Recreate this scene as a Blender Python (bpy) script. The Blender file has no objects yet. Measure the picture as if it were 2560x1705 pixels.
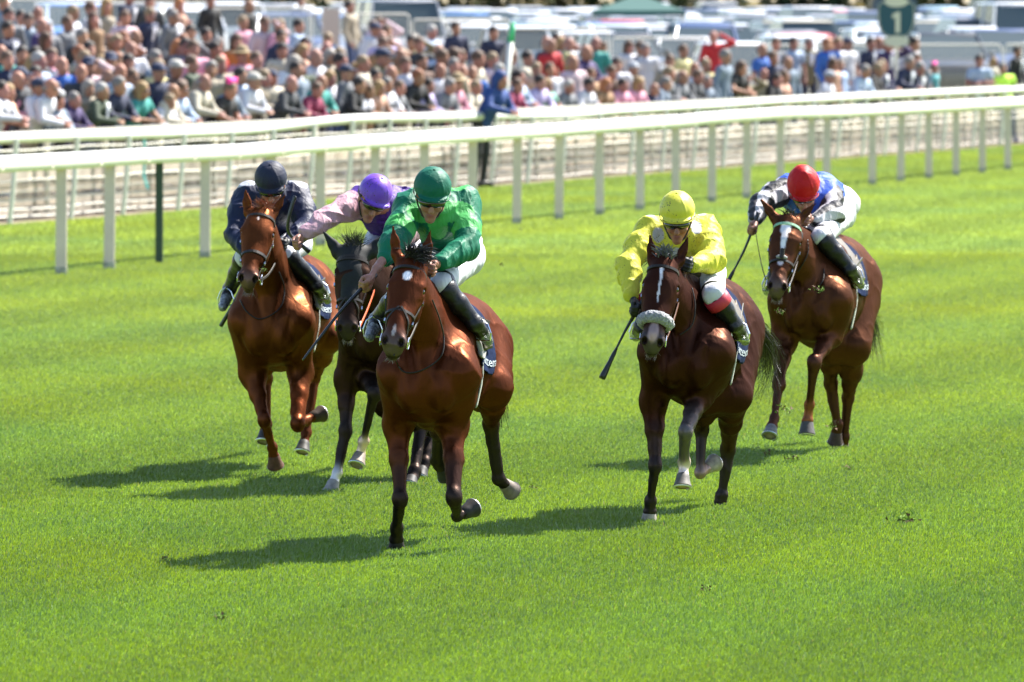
import bpy, math, random
import numpy as np
from mathutils import Vector, Matrix
R = math.radians
random.seed(7); rng = np.random.default_rng(7)
S = bpy.context.scene
COL = S.collection

# ------------------------------------------------------------------ camera, light, exposure
FPX = 19000.0; CH = 3.1                       # focal length in 2560-px units, camera height
TH = math.atan(852.5 / FPX)
cam_d = bpy.data.cameras.new('camera'); cam = bpy.data.objects.new('camera', cam_d); COL.objects.link(cam)
cam_d.sensor_width = 36.0; cam_d.lens = FPX / 2560 * 36
cam_d.clip_start = 1.0; cam_d.clip_end = 6000
cam.location = (0, 0, CH); cam.rotation_euler = (math.pi/2 - TH, 0, 0)
cam_d.dof.use_dof = True; cam_d.dof.focus_distance = 43.6; cam_d.dof.aperture_fstop = 5.6
cam_d.dof.aperture_blades = 9
S.camera = cam
SUN_EL = R(49.5); SUN_DX, SUN_DY = 0.77, 0.638     # horizontal direction TOWARDS the sun (x right, y away)
w = bpy.data.worlds.new('World'); S.world = w; w.use_nodes = True
nt = w.node_tree; bg = nt.nodes['Background']
sk = nt.nodes.new('ShaderNodeTexSky'); sk.sky_type = 'NISHITA'; sk.sun_disc = False
sk.sun_elevation = SUN_EL; sk.sun_rotation = math.atan2(SUN_DX, SUN_DY)
sk.air_density = 1.0; sk.dust_density = 1.0; sk.ozone_density = 1.0
nt.links.new(sk.outputs[0], bg.inputs[0]); bg.inputs[1].default_value = 0.08
sd = bpy.data.lights.new('sun', 'SUN'); sd.energy = 4.4; sd.angle = R(1.0); sd.color = (1.0, 0.95, 0.87)
sun = bpy.data.objects.new('sun', sd); COL.objects.link(sun)
tosun = Vector((SUN_DX*math.cos(SUN_EL), SUN_DY*math.cos(SUN_EL), math.sin(SUN_EL)))
sun.rotation_euler = tosun.to_track_quat('Z', 'Y').to_euler(); sun.location = (20, 60, 40)
S.view_settings.view_transform = 'Standard'; S.view_settings.look = 'None'
S.view_settings.exposure = 1.95; S.view_settings.gamma = 1.0
S.cycles.use_denoising = True
S.cycles.max_bounces = 6; S.cycles.transparent_max_bounces = 8

def W(px, py, d):
    """where a sight line through a photo pixel meets the depth y = d"""
    u = (px-1280)/FPX; v = -(py-852.5)/FPX
    c, s = math.cos(TH), math.sin(TH)
    k = d/(c + v*s)
    return np.array([u*k, d, CH + (-s + v*c)*k])
def GX(px, d): return (px-1280)/FPX*d
def pos(c, x, y, d):
    ox, oy, sc = c
    return W(ox + x/sc, oy + y/sc, d)
cA = (500, 400, 2.); cB = (800, 600, 2.); cC = (1480, 540, 2.); cD = (1780, 400, 2.)

# ------------------------------------------------------------------ tags / objects
def tag(o, label=None, cat=None, group=None, kind=None):
    if label: o['label'] = label
    if cat: o['category'] = cat
    if group: o['group'] = group
    if kind: o['kind'] = kind
    return o
def empty(name, loc, label, cat, group=None, kind=None, rz=0):
    o = bpy.data.objects.new(name, None); COL.objects.link(o)
    o.location = loc; o.rotation_euler = (0, 0, rz); o.empty_display_size = .2
    return tag(o, label, cat, group, kind)
def mesh_np(name, V, F, mat=None, parent=None, smooth=True, col=None, off=None):
    """V (n,3) floats; F list of polygon index lists or an (m,k) array"""
    V = np.asarray(V, np.float32)
    if off is not None: V = V - np.asarray(off, np.float32)
    me = bpy.data.meshes.new(name)
    if isinstance(F, np.ndarray):
        m, k = F.shape
        me.vertices.add(len(V)); me.vertices.foreach_set('co', V.ravel())
        me.loops.add(m*k); me.loops.foreach_set('vertex_index', F.astype(np.int32).ravel())
        me.polygons.add(m); me.polygons.foreach_set('loop_start', np.arange(0, m*k, k, dtype=np.int32))
        try: me.polygons.foreach_set('loop_total', np.full(m, k, np.int32))
        except Exception: pass
    else:
        me.from_pydata([tuple(map(float, v)) for v in V], [], [tuple(map(int, f)) for f in F])
    me.update(calc_edges=True); me.validate()
    if smooth: me.polygons.foreach_set('use_smooth', np.ones(len(me.polygons), bool))
    if col is not None:
        ca = me.color_attributes.new('Col', 'FLOAT_COLOR', 'POINT')
        c4 = np.ones((len(V), 4), np.float32); c4[:, :3] = col
        ca.data.foreach_set('color', c4.ravel())
    if mat: me.materials.append(mat)
    o = bpy.data.objects.new(name, me); COL.objects.link(o)
    if parent: o.parent = parent
    return o
class MB:
    """collects simple shapes into one mesh"""
    def __init__(s): s.v = []; s.f = []
    def add(s, V, F):
        n = len(s.v); s.v += [tuple(map(float, p)) for p in V]; s.f += [tuple(n+i for i in f) for f in F]
    def box(s, c, h, ax=None):
        c = np.array(c, float); A = np.eye(3) if ax is None else np.array(ax, float)
        P = [c + A[0]*h[0]*x + A[1]*h[1]*y + A[2]*h[2]*z for x in (-1, 1) for y in (-1, 1) for z in (-1, 1)]
        s.add(P, [(0,1,3,2),(4,6,7,5),(0,4,5,1),(2,3,7,6),(0,2,6,4),(1,5,7,3)])
    def tube(s, P, rad, n=8, cap=True):
        P = [np.array(p, float) for p in P]; m = len(P)
        if not hasattr(rad, '__len__'): rad = [rad]*m
        rings = []; prev = None
        for i in range(m):
            t = P[min(i+1, m-1)] - P[max(i-1, 0)]; t = t/(np.linalg.norm(t)+1e-9)
            if prev is None:
                a = np.array([0, 0, 1.]) if abs(t[2]) < .9 else np.array([1., 0, 0])
            else: a = prev
            u = a - t*np.dot(a, t); u /= np.linalg.norm(u)+1e-9; prev = u; b = np.cross(t, u)
            rings.append([P[i] + rad[i]*(math.cos(2*math.pi*k/n)*u + math.sin(2*math.pi*k/n)*b) for k in range(n)])
        V = [p for r in rings for p in r]; F = []
        for i in range(m-1):
            for k in range(n):
                F.append((i*n+k, i*n+(k+1) % n, (i+1)*n+(k+1) % n, (i+1)*n+k))
        if cap: F += [tuple(range(n))[::-1], tuple((m-1)*n+k for k in range(n))]
        s.add(V, F)
    def ribbon(s, P, N, wd, th):
        """flat strap along P, outward normals N"""
        P = [np.array(p, float) for p in P]; m = len(P); V = []; F = []
        for i in range(m):
            t = P[min(i+1, m-1)] - P[max(i-1, 0)]; t /= np.linalg.norm(t)+1e-9
            n = np.array(N[i], float); n -= t*np.dot(n, t); n /= np.linalg.norm(n)+1e-9
            b = np.cross(t, n)
            V += [P[i]-b*wd/2, P[i]-b*wd/2*.8+n*th, P[i]+b*wd/2*.8+n*th, P[i]+b*wd/2]
        for i in range(m-1):
            a = 4*i; c = a+4
            F += [(a, a+1, c+1, c), (a+1, a+2, c+2, c+1), (a+2, a+3, c+3, c+2), (a+3, a, c, c+3)]
        F += [(0, 1, 2, 3), (4*m-1, 4*m-2, 4*m-3, 4*m-4)]
        s.add(V, F)
    def ell(s, c, r, n=12, ax=None):
        A = np.eye(3) if ax is None else np.array(ax, float); c = np.array(c, float); V = []; F = []
        m = n//2
        for i in range(m+1):
            th = math.pi*i/m
            for k in range(n):
                q = (math.sin(th)*math.cos(2*math.pi*k/n)*r[0], math.sin(th)*math.sin(2*math.pi*k/n)*r[1], math.cos(th)*r[2])
                V.append(c + A[0]*q[0] + A[1]*q[1] + A[2]*q[2])
        for i in range(m):
            for k in range(n): F.append((i*n+k, (i+1)*n+k, (i+1)*n+(k+1) % n, i*n+(k+1) % n))
        s.add(V, F)
    def build(s, name, mat, parent=None, off=None, smooth=False, col=None):
        return mesh_np(name, np.array(s.v), s.f, mat, parent, smooth, col, off)

# ------------------------------------------------------------------ materials
def nmat(name, col=(.5, .5, .5), rough=.5, spec=.5, metal=0., attr=None, objcol=False, noise=None, bump=None, coat=0.,
         sheen=0., spots=None, aniso=None, coords='Object', sub=0., coatr=.15):
    """noise=(scale, amount); bump=(scale, strength, distance, stretch); spots=(scale, size, colour)"""
    m = bpy.data.materials.new(name); m.use_nodes = True; t = m.node_tree; N = t.nodes; L = t.links
    b = N['Principled BSDF']; b.inputs['Roughness'].default_value = rough
    b.inputs['Specular IOR Level'].default_value = spec; b.inputs['Metallic'].default_value = metal
    b.inputs['Coat Weight'].default_value = coat; b.inputs['Coat Roughness'].default_value = coatr
    b.inputs['Sheen Weight'].default_value = sheen
    if sub: b.inputs['Subsurface Weight'].default_value = sub; b.inputs['Subsurface Scale'].default_value = .01
    tc = N.new('ShaderNodeTexCoord'); src = None
    if attr:
        a = N.new('ShaderNodeAttribute'); a.attribute_name = attr; src = a.outputs['Color']
    elif objcol:
        a = N.new('ShaderNodeObjectInfo'); src = a.outputs['Color']
    else:
        a = N.new('ShaderNodeRGB'); a.outputs[0].default_value = (*col, 1); src = a.outputs[0]
    def vary(src, scale, amt):
        n = N.new('ShaderNodeTexNoise'); n.inputs['Scale'].default_value = scale; n.inputs['Detail'].default_value = 5
        L.new(tc.outputs[coords], n.inputs['Vector'])
        mr = N.new('ShaderNodeMapRange'); mr.inputs[1].default_value = .3; mr.inputs[2].default_value = .7
        mr.inputs[3].default_value = 1-amt; mr.inputs[4].default_value = 1+amt; L.new(n.outputs['Fac'], mr.inputs[0])
        v = N.new('ShaderNodeVectorMath'); v.operation = 'SCALE'; L.new(src, v.inputs[0]); L.new(mr.outputs[0], v.inputs['Scale'])
        return v.outputs[0]
    if noise:
        src = vary(src, *noise)
    if spots:
        vo = N.new('ShaderNodeTexVoronoi'); vo.inputs['Scale'].default_value = spots[0]; L.new(tc.outputs[coords], vo.inputs['Vector'])
        mr = N.new('ShaderNodeMapRange'); mr.inputs[1].default_value = spots[1]; mr.inputs[2].default_value = spots[1]*1.5
        mr.inputs[3].default_value = .85; mr.inputs[4].default_value = 0; L.new(vo.outputs['Distance'], mr.inputs[0])
        n2 = N.new('ShaderNodeTexNoise'); n2.inputs['Scale'].default_value = 9; L.new(tc.outputs[coords], n2.inputs['Vector'])
        m2 = N.new('ShaderNodeMapRange'); m2.inputs[1].default_value = .5; m2.inputs[2].default_value = .56; L.new(n2.outputs['Fac'], m2.inputs[0])
        mu = N.new('ShaderNodeMath'); mu.operation = 'MULTIPLY'; L.new(mr.outputs[0], mu.inputs[0]); L.new(m2.outputs[0], mu.inputs[1])
        mx = N.new('ShaderNodeMix'); mx.data_type = 'RGBA'; L.new(mu.outputs[0], mx.inputs[0]); L.new(src, mx.inputs[6])
        mx.inputs[7].default_value = (*spots[2], 1); src = mx.outputs[2]
    L.new(src, b.inputs['Base Color'])
    if bump:
        mp = N.new('ShaderNodeMapping'); mp.inputs['Scale'].default_value = bump[3] if len(bump) > 3 else (1, 1, 1)
        L.new(tc.outputs[coords], mp.inputs[0])
        n = N.new('ShaderNodeTexNoise'); n.inputs['Scale'].default_value = bump[0]; n.inputs['Detail'].default_value = 3
        n.inputs['Distortion'].default_value = .8
        L.new(mp.outputs[0], n.inputs['Vector'])
        bm = N.new('ShaderNodeBump'); bm.inputs['Strength'].default_value = bump[1]; bm.inputs['Distance'].default_value = bump[2]
        L.new(n.outputs['Fac'], bm.inputs['Height']); L.new(bm.outputs[0], b.inputs['Normal'])
    return m

# ------------------------------------------------------------------ implicit surfaces
def nrm(v):
    v = np.asarray(v, float); return v/(np.linalg.norm(v)+1e-12)
class Field:
    def __init__(s): s.p = []
    def rc(s, a, b, ra, rb, k=.03, col=None, flat=None, sub=False):
        s.p.append(dict(t='rc', a=np.array(a, float), b=np.array(b, float), ra=ra, rb=rb, k=k, col=col, flat=flat, sub=sub)); return s
    def el(s, c, r, ax=None, k=.03, col=None, sub=False):
        s.p.append(dict(t='el', c=np.array(c, float), r=np.array(r, float), ax=np.eye(3) if ax is None else np.array(ax, float), k=k, col=col, sub=sub)); return s
    def chain(s, P, rad, k=.03, col=None, flat=None):
        for i in range(len(P)-1): s.rc(P[i], P[i+1], rad[i], rad[i+1], k, col, flat)
        return s
    @staticmethod
    def dist(q, X):
        if q['t'] == 'rc':
            ab = q['b']-q['a']; v = X-q['a']; t = np.clip((v@ab)/(ab@ab+1e-12), 0, 1)
            r = v - t[..., None]*ab
            if q['flat'] is not None:
                wv, kk = q['flat']; wv = nrm(wv); c = r@wv
                r = r + (c*(kk-1))[..., None]*wv
            return np.sqrt((r*r).sum(-1)) - (q['ra'] + (q['rb']-q['ra'])*t)
        v = (X-q['c'])@q['ax'].T; k0 = np.sqrt(((v/q['r'])**2).sum(-1)); k1 = np.sqrt(((v/q['r']**2)**2).sum(-1))+1e-9
        return k0*(k0-1)/k1
    @staticmethod
    def comb(d, e, k, sub):
        if sub: return -Field.comb(-d, e, k, False)
        h = np.clip(.5+.5*(d-e)/k, 0, 1)
        return d*(1-h)+e*h - k*h*(1-h)
    def box(s, q):
        if q['t'] == 'rc':
            m = max(q['ra'], q['rb']); fl = 1.
            if q['flat'] is not None and q['flat'][1] < 1: fl = 1/q['flat'][1]
            lo = np.minimum(q['a'], q['b'])-m*fl; hi = np.maximum(q['a'], q['b'])+m*fl
        else:
            e = np.sqrt(((q['ax']*q['r'][:, None])**2).sum(0)); lo = q['c']-e; hi = q['c']+e
        return lo, hi
    def bounds(s, pad=.03):
        L = [s.box(q) for q in s.p if not q['sub']]
        return np.min([l for l, h in L], 0)-pad, np.max([h for l, h in L], 0)+pad
    def __call__(s, X):
        d = np.full(X.shape[:-1], 9.)
        for q in s.p: d = s.comb(d, s.dist(q, X), q['k'], q['sub'])
        return d
    def mesh(s, h, warp=None, clip=None):
        lo, hi = s.bounds(.04); n = np.ceil((hi-lo)/h).astype(int)+1
        ax = [lo[i]+h*np.arange(n[i]) for i in range(3)]
        G = np.full(n, .08, np.float32)
        for q in s.p:
            l, u = s.box(q); pad = q['k']+.03
            i0 = np.clip(np.floor((l-pad-lo)/h).astype(int), 0, n-1); i1 = np.clip(np.ceil((u+pad-lo)/h).astype(int)+1, 1, n)
            sl = tuple(slice(i0[i], i1[i]) for i in range(3))
            X = np.stack(np.meshgrid(*[ax[i][sl[i]] for i in range(3)], indexing='ij'), -1)
            G[sl] = s.comb(G[sl], s.dist(q, X), q['k'], q['sub'])
        if warp is not None or clip is not None:
            X = np.stack(np.meshgrid(*ax, indexing='ij'), -1)
            if warp is not None: G = G + warp(X)
            if clip is not None: G = np.maximum(G, clip(X))
        V, F = nets(G, h, lo)
        return V, F
    def colors(s, V, default, soft=.012):
        P = [q for q in s.p if not q['sub']]
        num = np.zeros((len(V), 3)); den = np.zeros((len(V), 1))
        D = np.stack([s.dist(q, V) for q in P]); D -= D.min(0)
        for q, d in zip(P, D):
            wgt = np.exp(-d/soft)[:, None]; num += wgt*np.array(q['col'] if q['col'] is not None else default); den += wgt
        return num/den
def nets(G, h, lo):
    ins = G < 0; nx, ny, nz = G.shape
    def cs(A, f):
        return f(f(f(A[:-1], A[1:])[:, :-1], f(A[:-1], A[1:])[:, 1:])[:, :, :-1], f(f(A[:-1], A[1:])[:, :-1], f(A[:-1], A[1:])[:, 1:])[:, :, 1:])
    act = cs(ins, np.logical_or) & ~cs(ins, np.logical_and)
    I = np.argwhere(act); idx = np.full(act.shape, -1, np.int64); idx[act] = np.arange(len(I))
    acc = np.zeros((len(I), 3)); cnt = np.zeros((len(I), 1))
    cor = [(0,0,0),(1,0,0),(0,1,0),(1,1,0),(0,0,1),(1,0,1),(0,1,1),(1,1,1)]
    val = {c: G[I[:, 0]+c[0], I[:, 1]+c[1], I[:, 2]+c[2]].astype(float) for c in cor}
    for a in cor:
        for k in range(3):
            if a[k] == 0:
                b = list(a); b[k] = 1; b = tuple(b); va, vb = val[a], val[b]; x = (va < 0) != (vb < 0)
                t = np.where(x, va/(va-vb+1e-20), 0); p = np.tile(np.array(a, float), (len(I), 1)); p[:, k] = t
                acc += p*x[:, None]; cnt += x[:, None]
    V = (I + acc/np.maximum(cnt, 1))*h + lo; Fs = []
    for k in range(3):
        sl0 = [slice(None)]*3; sl1 = [slice(None)]*3; sl0[k] = slice(0, -1); sl1[k] = slice(1, None)
        a = ins[tuple(sl0)]; b = ins[tuple(sl1)]; E = np.argwhere(a != b)
        o = [(k+1) % 3, (k+2) % 3]
        E = E[(E[:, o[0]] > 0) & (E[:, o[1]] > 0) & (E[:, o[0]] < G.shape[o[0]]-1) & (E[:, o[1]] < G.shape[o[1]]-1)]
        if not len(E): continue
        fl = a[E[:, 0], E[:, 1], E[:, 2]]
        def g(d0, d1):
            e = E.copy(); e[:, o[0]] -= d0; e[:, o[1]] -= d1; return idx[e[:, 0], e[:, 1], e[:, 2]]
        q = np.stack([g(1, 1), g(0, 1), g(0, 0), g(1, 0)], 1); q[~fl] = q[~fl][:, ::-1]; Fs.append(q)
    F = np.concatenate(Fs); F = F[(F >= 0).all(1)]
    return V, F
def wob(X, sc, seed=0):
    """cheap smooth pseudo noise"""
    r = np.random.default_rng(seed); o = np.zeros(X.shape[:-1])
    for i in range(5):
        k = r.normal(size=3); k = k/np.linalg.norm(k)*sc*(.6+.35*i); o = o + np.sin(X@k + r.uniform(0, 6.28))/(1+.3*i)
    return o/3.
def ridged(X, sc, seed=0):
    return np.clip(1-np.abs(wob(X, sc, seed))*1.6, 0, 1)**3
def smooth(V, F, it=2, lam=.5):
    n = len(V); E = np.concatenate([F[:, [0, 1]], F[:, [1, 2]], F[:, [2, 3]], F[:, [3, 0]]]); E = np.concatenate([E, E[:, ::-1]])
    for _ in range(it):
        c = np.bincount(E[:, 0], minlength=n)[:, None]
        A = np.stack([np.bincount(E[:, 0], weights=V[E[:, 1], j], minlength=n) for j in range(3)], 1)/np.maximum(c, 1)
        V = V*(1-lam)+A*lam
    return V
def march(F, o, d, rmax=.6, level=.0, n=160):
    """from outside towards o along -d, first point whose distance < level"""
    ts = np.linspace(rmax, 0, n); X = o + ts[:, None]*d; v = F(X); i = int(np.argmax(v < level)) if (v < level).any() else n-1
    return X[i]
# ------------------------------------------------------------------ racehorses
M = {}
M['coat'] = nmat('coat', attr='Col', rough=.6, spec=.02, noise=(6, .35), bump=(20, .35, .012, (1, 1, .4)), coat=.02, coatr=.3)
def glossy_hair(m):
    t = m.node_tree; N = t.nodes; L = t.links; b = N['Principled BSDF']; a = [n for n in N if n.type == 'ATTRIBUTE'][0]
    v = N.new('ShaderNodeVectorMath'); v.operation = 'SCALE'; v.inputs['Scale'].default_value = 1.3; L.new(a.outputs['Color'], v.inputs[0])
    v2 = N.new('ShaderNodeVectorMath'); v2.operation = 'ADD'; v2.inputs[1].default_value = (.012, .007, .0045); L.new(v.outputs[0], v2.inputs[0])
    g = N.new('ShaderNodeBsdfGlossy'); g.inputs['Roughness'].default_value = .39; L.new(v2.outputs[0], g.inputs['Color'])
    if b.inputs['Normal'].links: L.new(b.inputs['Normal'].links[0].from_socket, g.inputs['Normal'])
    ad = N.new('ShaderNodeAddShader'); L.new(b.outputs[0], ad.inputs[0]); L.new(g.outputs[0], ad.inputs[1]); L.new(ad.outputs[0], N['Material Output'].inputs['Surface'])
glossy_hair(M['coat'])
M['hair'] = nmat('horse_hair', attr='Col', rough=.45, spec=.5)
M['hoof'] = nmat('hoof_horn', attr='Col', rough=.6, spec=.25, noise=(30, .3))
M['shoe'] = nmat('aluminium_shoe', (.55, .56, .58), rough=.35, metal=.9)
M['eye'] = nmat('eye', (.008, .005, .004), rough=.06, spec=.8)
M['leather'] = nmat('black_leather', (.018, .013, .011), rough=.5, spec=.3)
M['brown_leather'] = nmat('brown_leather', (.13, .045, .02), rough=.4, spec=.55)
M['tan_leather'] = nmat('saddle_leather', (.075, .055, .035), rough=.5, noise=(20, .2))
M['steel'] = nmat('steel', (.75, .76, .78), rough=.22, metal=1.)
M['navy_cloth'] = nmat('navy_saddle_cloth', (.0035, .011, .042), rough=.9, spec=.08, noise=(9, .15), bump=(14, .5, .01, (1, 1, .5)))
M['pad'] = nmat('saddle_pad', (.26, .255, .25), rough=.8, noise=(12, .2))
M['pink_pad'] = nmat('pink_edge', (.55, .3, .28), rough=.8)
M['white_text'] = nmat('pale_lettering', (.36, .41, .45), rough=.7)
M['fleece'] = nmat('sheepskin', (.26, .26, .27), rough=.95, noise=(70, .35), bump=(85, 1., .012), sheen=.4)
M['hood'] = nmat('black_hood_fabric', (.010, .011, .012), rough=.7, spec=.25, noise=(40, .2), bump=(150, .3, .002))
M['girth'] = nmat('pale_girth', (.30, .31, .28), rough=.8, noise=(25, .2))
M['orange_web'] = nmat('orange_webbing', (.85, .13, .03), rough=.6)
M['green_web'] = nmat('pale_green_webbing', (.22, .42, .27), rough=.6, noise=(60, .4))

class Horse: pass
def hair(mb_cols, roots, dirs, length, curl, width, seed, segs=5, grav=.0, side=None):
    """many tapered strands; returns verts, faces"""
    r = np.random.default_rng(seed); V = []; F = []
    for p, d in zip(roots, dirs):
        p = np.array(p, float); d = nrm(d); L = length*r.uniform(.6, 1.1)
        vd = np.array([0, -1., 0]); b = nrm(np.cross(d, vd)+r.normal(size=3)*.35); n0 = len(V)
        for i in range(segs+1):
            t = i/segs; ww = width*(1-.85*t)
            V += [p-b*ww/2, p+b*ww/2]
            d = nrm(d + r.normal(size=3)*curl + np.array([0, 0, -grav])); p = p + d*L/segs
        for i in range(segs):
            a = n0+2*i; F.append((a, a+1, a+3, a+2))
    return V, F
def hair_obj(name, V, F, c, parent, off, seed=1, var=.35):
    r = np.random.default_rng(seed); V = np.array(V); k = np.repeat(r.uniform(1-var, 1+var, len(V)//2), 2)[:len(V)]
    # one shade per strand
    m = 12; kk = np.repeat(r.uniform(1-var, 1+var, len(V)//m+1), m)[:len(V)]
    return mesh_np(name, V, F, M['hair'], parent, False, np.array(c)[None]*kk[:, None], off)

def build_horse(sp):
    H = Horse(); cr = sp['crop']; dC = sp['dC']; psi = R(sp['psi']); dz = sp.get('dz', 0.)
    C0 = np.array([GX(sp['cx'], dC), dC, 0.]); fw = np.array([-math.sin(psi), -math.cos(psi), 0]); lv = np.array([math.cos(psi), -math.sin(psi), 0]); up = np.array([0, 0, 1.])
    H.fw, H.lv = fw, lv; H.sp = sp
    def L(f, s, z): return C0 + fw*f + lv*s + up*(z+dz)
    H.L = L; ax = np.array([fw, lv, up])
    base = C0 - fw*.0 + fw*(-.8); root = empty('racehorse', tuple(base), sp['label'], 'horse', 'racehorses galloping in the race'); H.root = root; H.base = base
    c = sp['coat']; cd = sp.get('coat_low', c); pts = sp['points']; mz = sp['muzzle']
    T = Field()                                           # trunk only, kept for fitting the tack
    T.el(L(-.24, 0, 1.00), (.25, .215, .27), ax, .05, c)
    T.el(L(-.58, 0, 1.03), (.42, .255, .36), ax, .08, c)
    T.el(L(-1.0, 0, 1.055), (.45, .272, .325), ax, .08, c)
    T.el(L(-1.32, 0, 1.15), (.36, .235, .25), ax, .08, c)
    T.el(L(-1.62, 0, 1.17), (.34, .225, .245), ax, .08, c)
    for s in (-1, 1):
        T.el(L(-1.62, s*.135, 1.03), (.27, .125, .31), ax, .05, c)
        T.el(L(-1.86, s*.10, 1.02), (.12, .10, .23), ax, .05, c)
    T.rc(L(-.33, 0, 1.33), L(-.95, 0, 1.34), .075, .08, .1, c)
    B = Field(); B.p += T.p
    for s in (-1, 1):
        B.rc(L(-.50, s*.115, 1.30), L(-.13, s*.155, 1.02), .085, .118, .08, c)
        B.rc(L(-.15, s*.155, 1.02), L(-.27, s*.16, .90), .108, .082, .08, c)
        B.el(L(-.08, s*.088, .93), (.10, .085, .125), ax, .022, c)
    # neck and head
    poll = pos(cr, *sp['poll'], dC+sp.get('pd', -.05)); hl = .58
    nose0 = pos(cr, *sp['nose'], poll[1]); q = nose0-poll; pl = math.hypot(q[0], q[2])
    dd = math.sqrt(max(hl*hl-pl*pl, .02)); nose = pos(cr, *sp['nose'], poll[1]-dd); a = nrm(nose-poll)
    e1 = pos(cr, *sp['eyes'][0], poll[1]); e2 = pos(cr, *sp['eyes'][1], poll[1]); sv = nrm(e2-e1)
    sv = nrm(sv + np.array([0, sp.get('turn', 0.), 0])); sv = nrm(sv - a*np.dot(sv, a)); n = np.cross(a, sv)
    if n[1] > 0: n = -n
    hx = np.array([a, sv, n]); H.hx = hx; H.poll = poll
    def P(t, s, nn): return poll + a*t + sv*s + n*nn
    H.P = P
    Hd = Field()
    Hd.el(P(.07, 0, -.045), (.12, .082, .085), hx, .03, c)
    Hd.el(P(.165, 0, -.03), (.13, .098, .075), hx, .03, c)
    for s in (-1, 1):
        Hd.el(P(.185, s*.078, -.028), (.045, .034, .036), hx, .02, c)
        Hd.el(P(.235, s*.05, -.115), (.125, .042, .095), hx, .03, c)
        Hd.rc(P(.24, s*.05, -.045), P(.40, s*.038, -.05), .042, .03, .03, c)
    Hd.rc(P(.16, 0, -.045), P(.50, 0, -.035), .072, .044, .03, c)
    Hd.rc(P(.25, 0, -.09), P(.50, 0, -.075), .062, .042, .03, c)
    Hd.rc(P(.26, 0, -.155), P(.50, 0, -.105), .055, .034, .03, c)
    Hd.el(P(.525, 0, -.055), (.07, .058, .052), hx, .03, mz)
    for s in (-1, 1):
        Hd.el(P(.545, s*.042, -.03), (.036, .026, .03), hx, .015, mz)
    Hd.el(P(.575, 0, -.075), (.035, .045, .035), hx, .02, mz)
    Hd.el(P(.565, 0, -.118), (.04, .035, .026), hx, .016, mz)
    for s in (-1, 1):
        Hd.el(P(.56, s*.046, -.012), (.021, .0135, .026), hx, .012, (.005, .004, .004), sub=True)
        Hd.el(P(.195, s*.104, -.022), (.024, .016, .02), hx, .012, None, sub=True)
    Hd.el(P(.598, 0, -.10), (.012, .04, .006), hx, .01, None, sub=True)
    H.head = Hd
    th = P(.11, 0, -.15)
    B.rc(L(-.30, 0, 1.10), (L(-.30, 0, 1.10)*.45+th*.55), .205, .125, .09, c, flat=(lv, 1.12))
    B.rc((L(-.30, 0, 1.10)*.45+th*.55), th, .125, .085, .07, c, flat=(lv, 1.1))
    B.rc(L(-.55, 0, 1.32), P(.04, 0, -.10), .10, .07, .09, c, flat=(lv, 1.2))
    B.rc(L(-.40, 0, 1.2), P(.08, 0, -.13), .16, .085, .08, c, flat=(lv, 1.2))
    # shallow groove of the breast and the windpipe line
    B.rc(L(.04, 0, 1.16), L(.06, 0, .80), .018, .022, .05, sub=True)
    for s in (-1, 1):
        B.rc(L(-.34, s*.235, 1.26), L(-.20, s*.245, 1.02), .008, .008, .03, sub=True)          # groove behind the shoulder blade's front edge
        B.rc(L(-.50, s*.27, 1.20), L(-.42, s*.285, .86), .010, .014, .035, sub=True)           # behind the shoulder
        B.rc(L(.0, s*.15, 1.08), L(.03, s*.11, .86), .006, .006, .03, sub=True)                # between breast and arm
        B.rc(L(-.1, s*.11, 1.28), L(.03, s*.045, 1.02), .016, .016, .03, sub=True)             # jugular line
        B.rc(L(-1.40, s*.27, 1.12), L(-1.36, s*.27, .86), .010, .014, .035, sub=True)          # flank
        B.rc(L(-1.78, s*.24, 1.22), L(-1.80, s*.22, .80), .008, .010, .03, sub=True)
        B.el(L(-.30, s*.19, .92), (.09, .045, .10), ax, .05, c)
        for j in range(4): B.rc(L(-.74-.13*j, s*.272, 1.22), L(-.70-.14*j, s*.268, .86), .004, .006, .022, sub=True)
    nh = len(B.p); B.p += Hd.p
    if not sp.get('hood'):
        for (bp, tp), s in zip(sp['ears'], (-1, 1)):
            b0 = pos(cr, *bp, P(.0, 0, -.05)[1]); t0 = pos(cr, *tp, P(.0, 0, -.05)[1]+.01)
            t0 = b0 + nrm(t0-b0)*.155; mid = b0*.55+t0*.45; fl = nrm(np.cross(t0-b0, sv))
            B.rc(P(.035, s*.045, -.05), b0, .035, .03, .03, c); B.rc(b0, mid, .028, .0275, .015, c, flat=(fl, 1.6)); B.rc(mid, t0, .0265, .006, .012, c, flat=(fl, 1.6))
            fr = np.array([0, -.022, 0]); B.rc(b0*.75+t0*.25+fr, b0*.2+t0*.8+fr*.75, .0165, .009, .008, None, sub=True)
    # legs
    hooves = []
    def J(q): return pos(cr, q[0], q[1], dC+q[2])
    for k, g in enumerate(sp['fore']):
        s = -1 if k == 0 else 1
        el, kn, fe, to = [J(x) for x in g['j']]; uc = g.get('up', c); lc = g.get('low', pts); sc = g.get('sock', lc)
        sh = L(-.20, s*.165, .98)
        B.rc(sh, el, .10, .078, .06, c); m1 = el*.55+kn*.45
        B.rc(el, m1, .076, .052, .05, c, flat=None); B.rc(m1, kn, .050, .034, .025, uc if 'up' in g else tuple(.35*np.array(c)+.65*np.array(lc)))
        B.el(kn, (.042, .043, .056), None, .018, lc); B.rc(kn, fe, .033, .022, .018, lc)
        bk = nrm(np.cross(nrm(fe-kn), lv)); bk = bk if bk[1] > 0 else -bk
        B.rc(kn+bk*.02, fe+bk*.022, .02, .017, .015, lc)
        B.el(fe+bk*.008, (.035, .036, .036), None, .018, sc); co = fe + (to-fe)*.52
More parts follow.
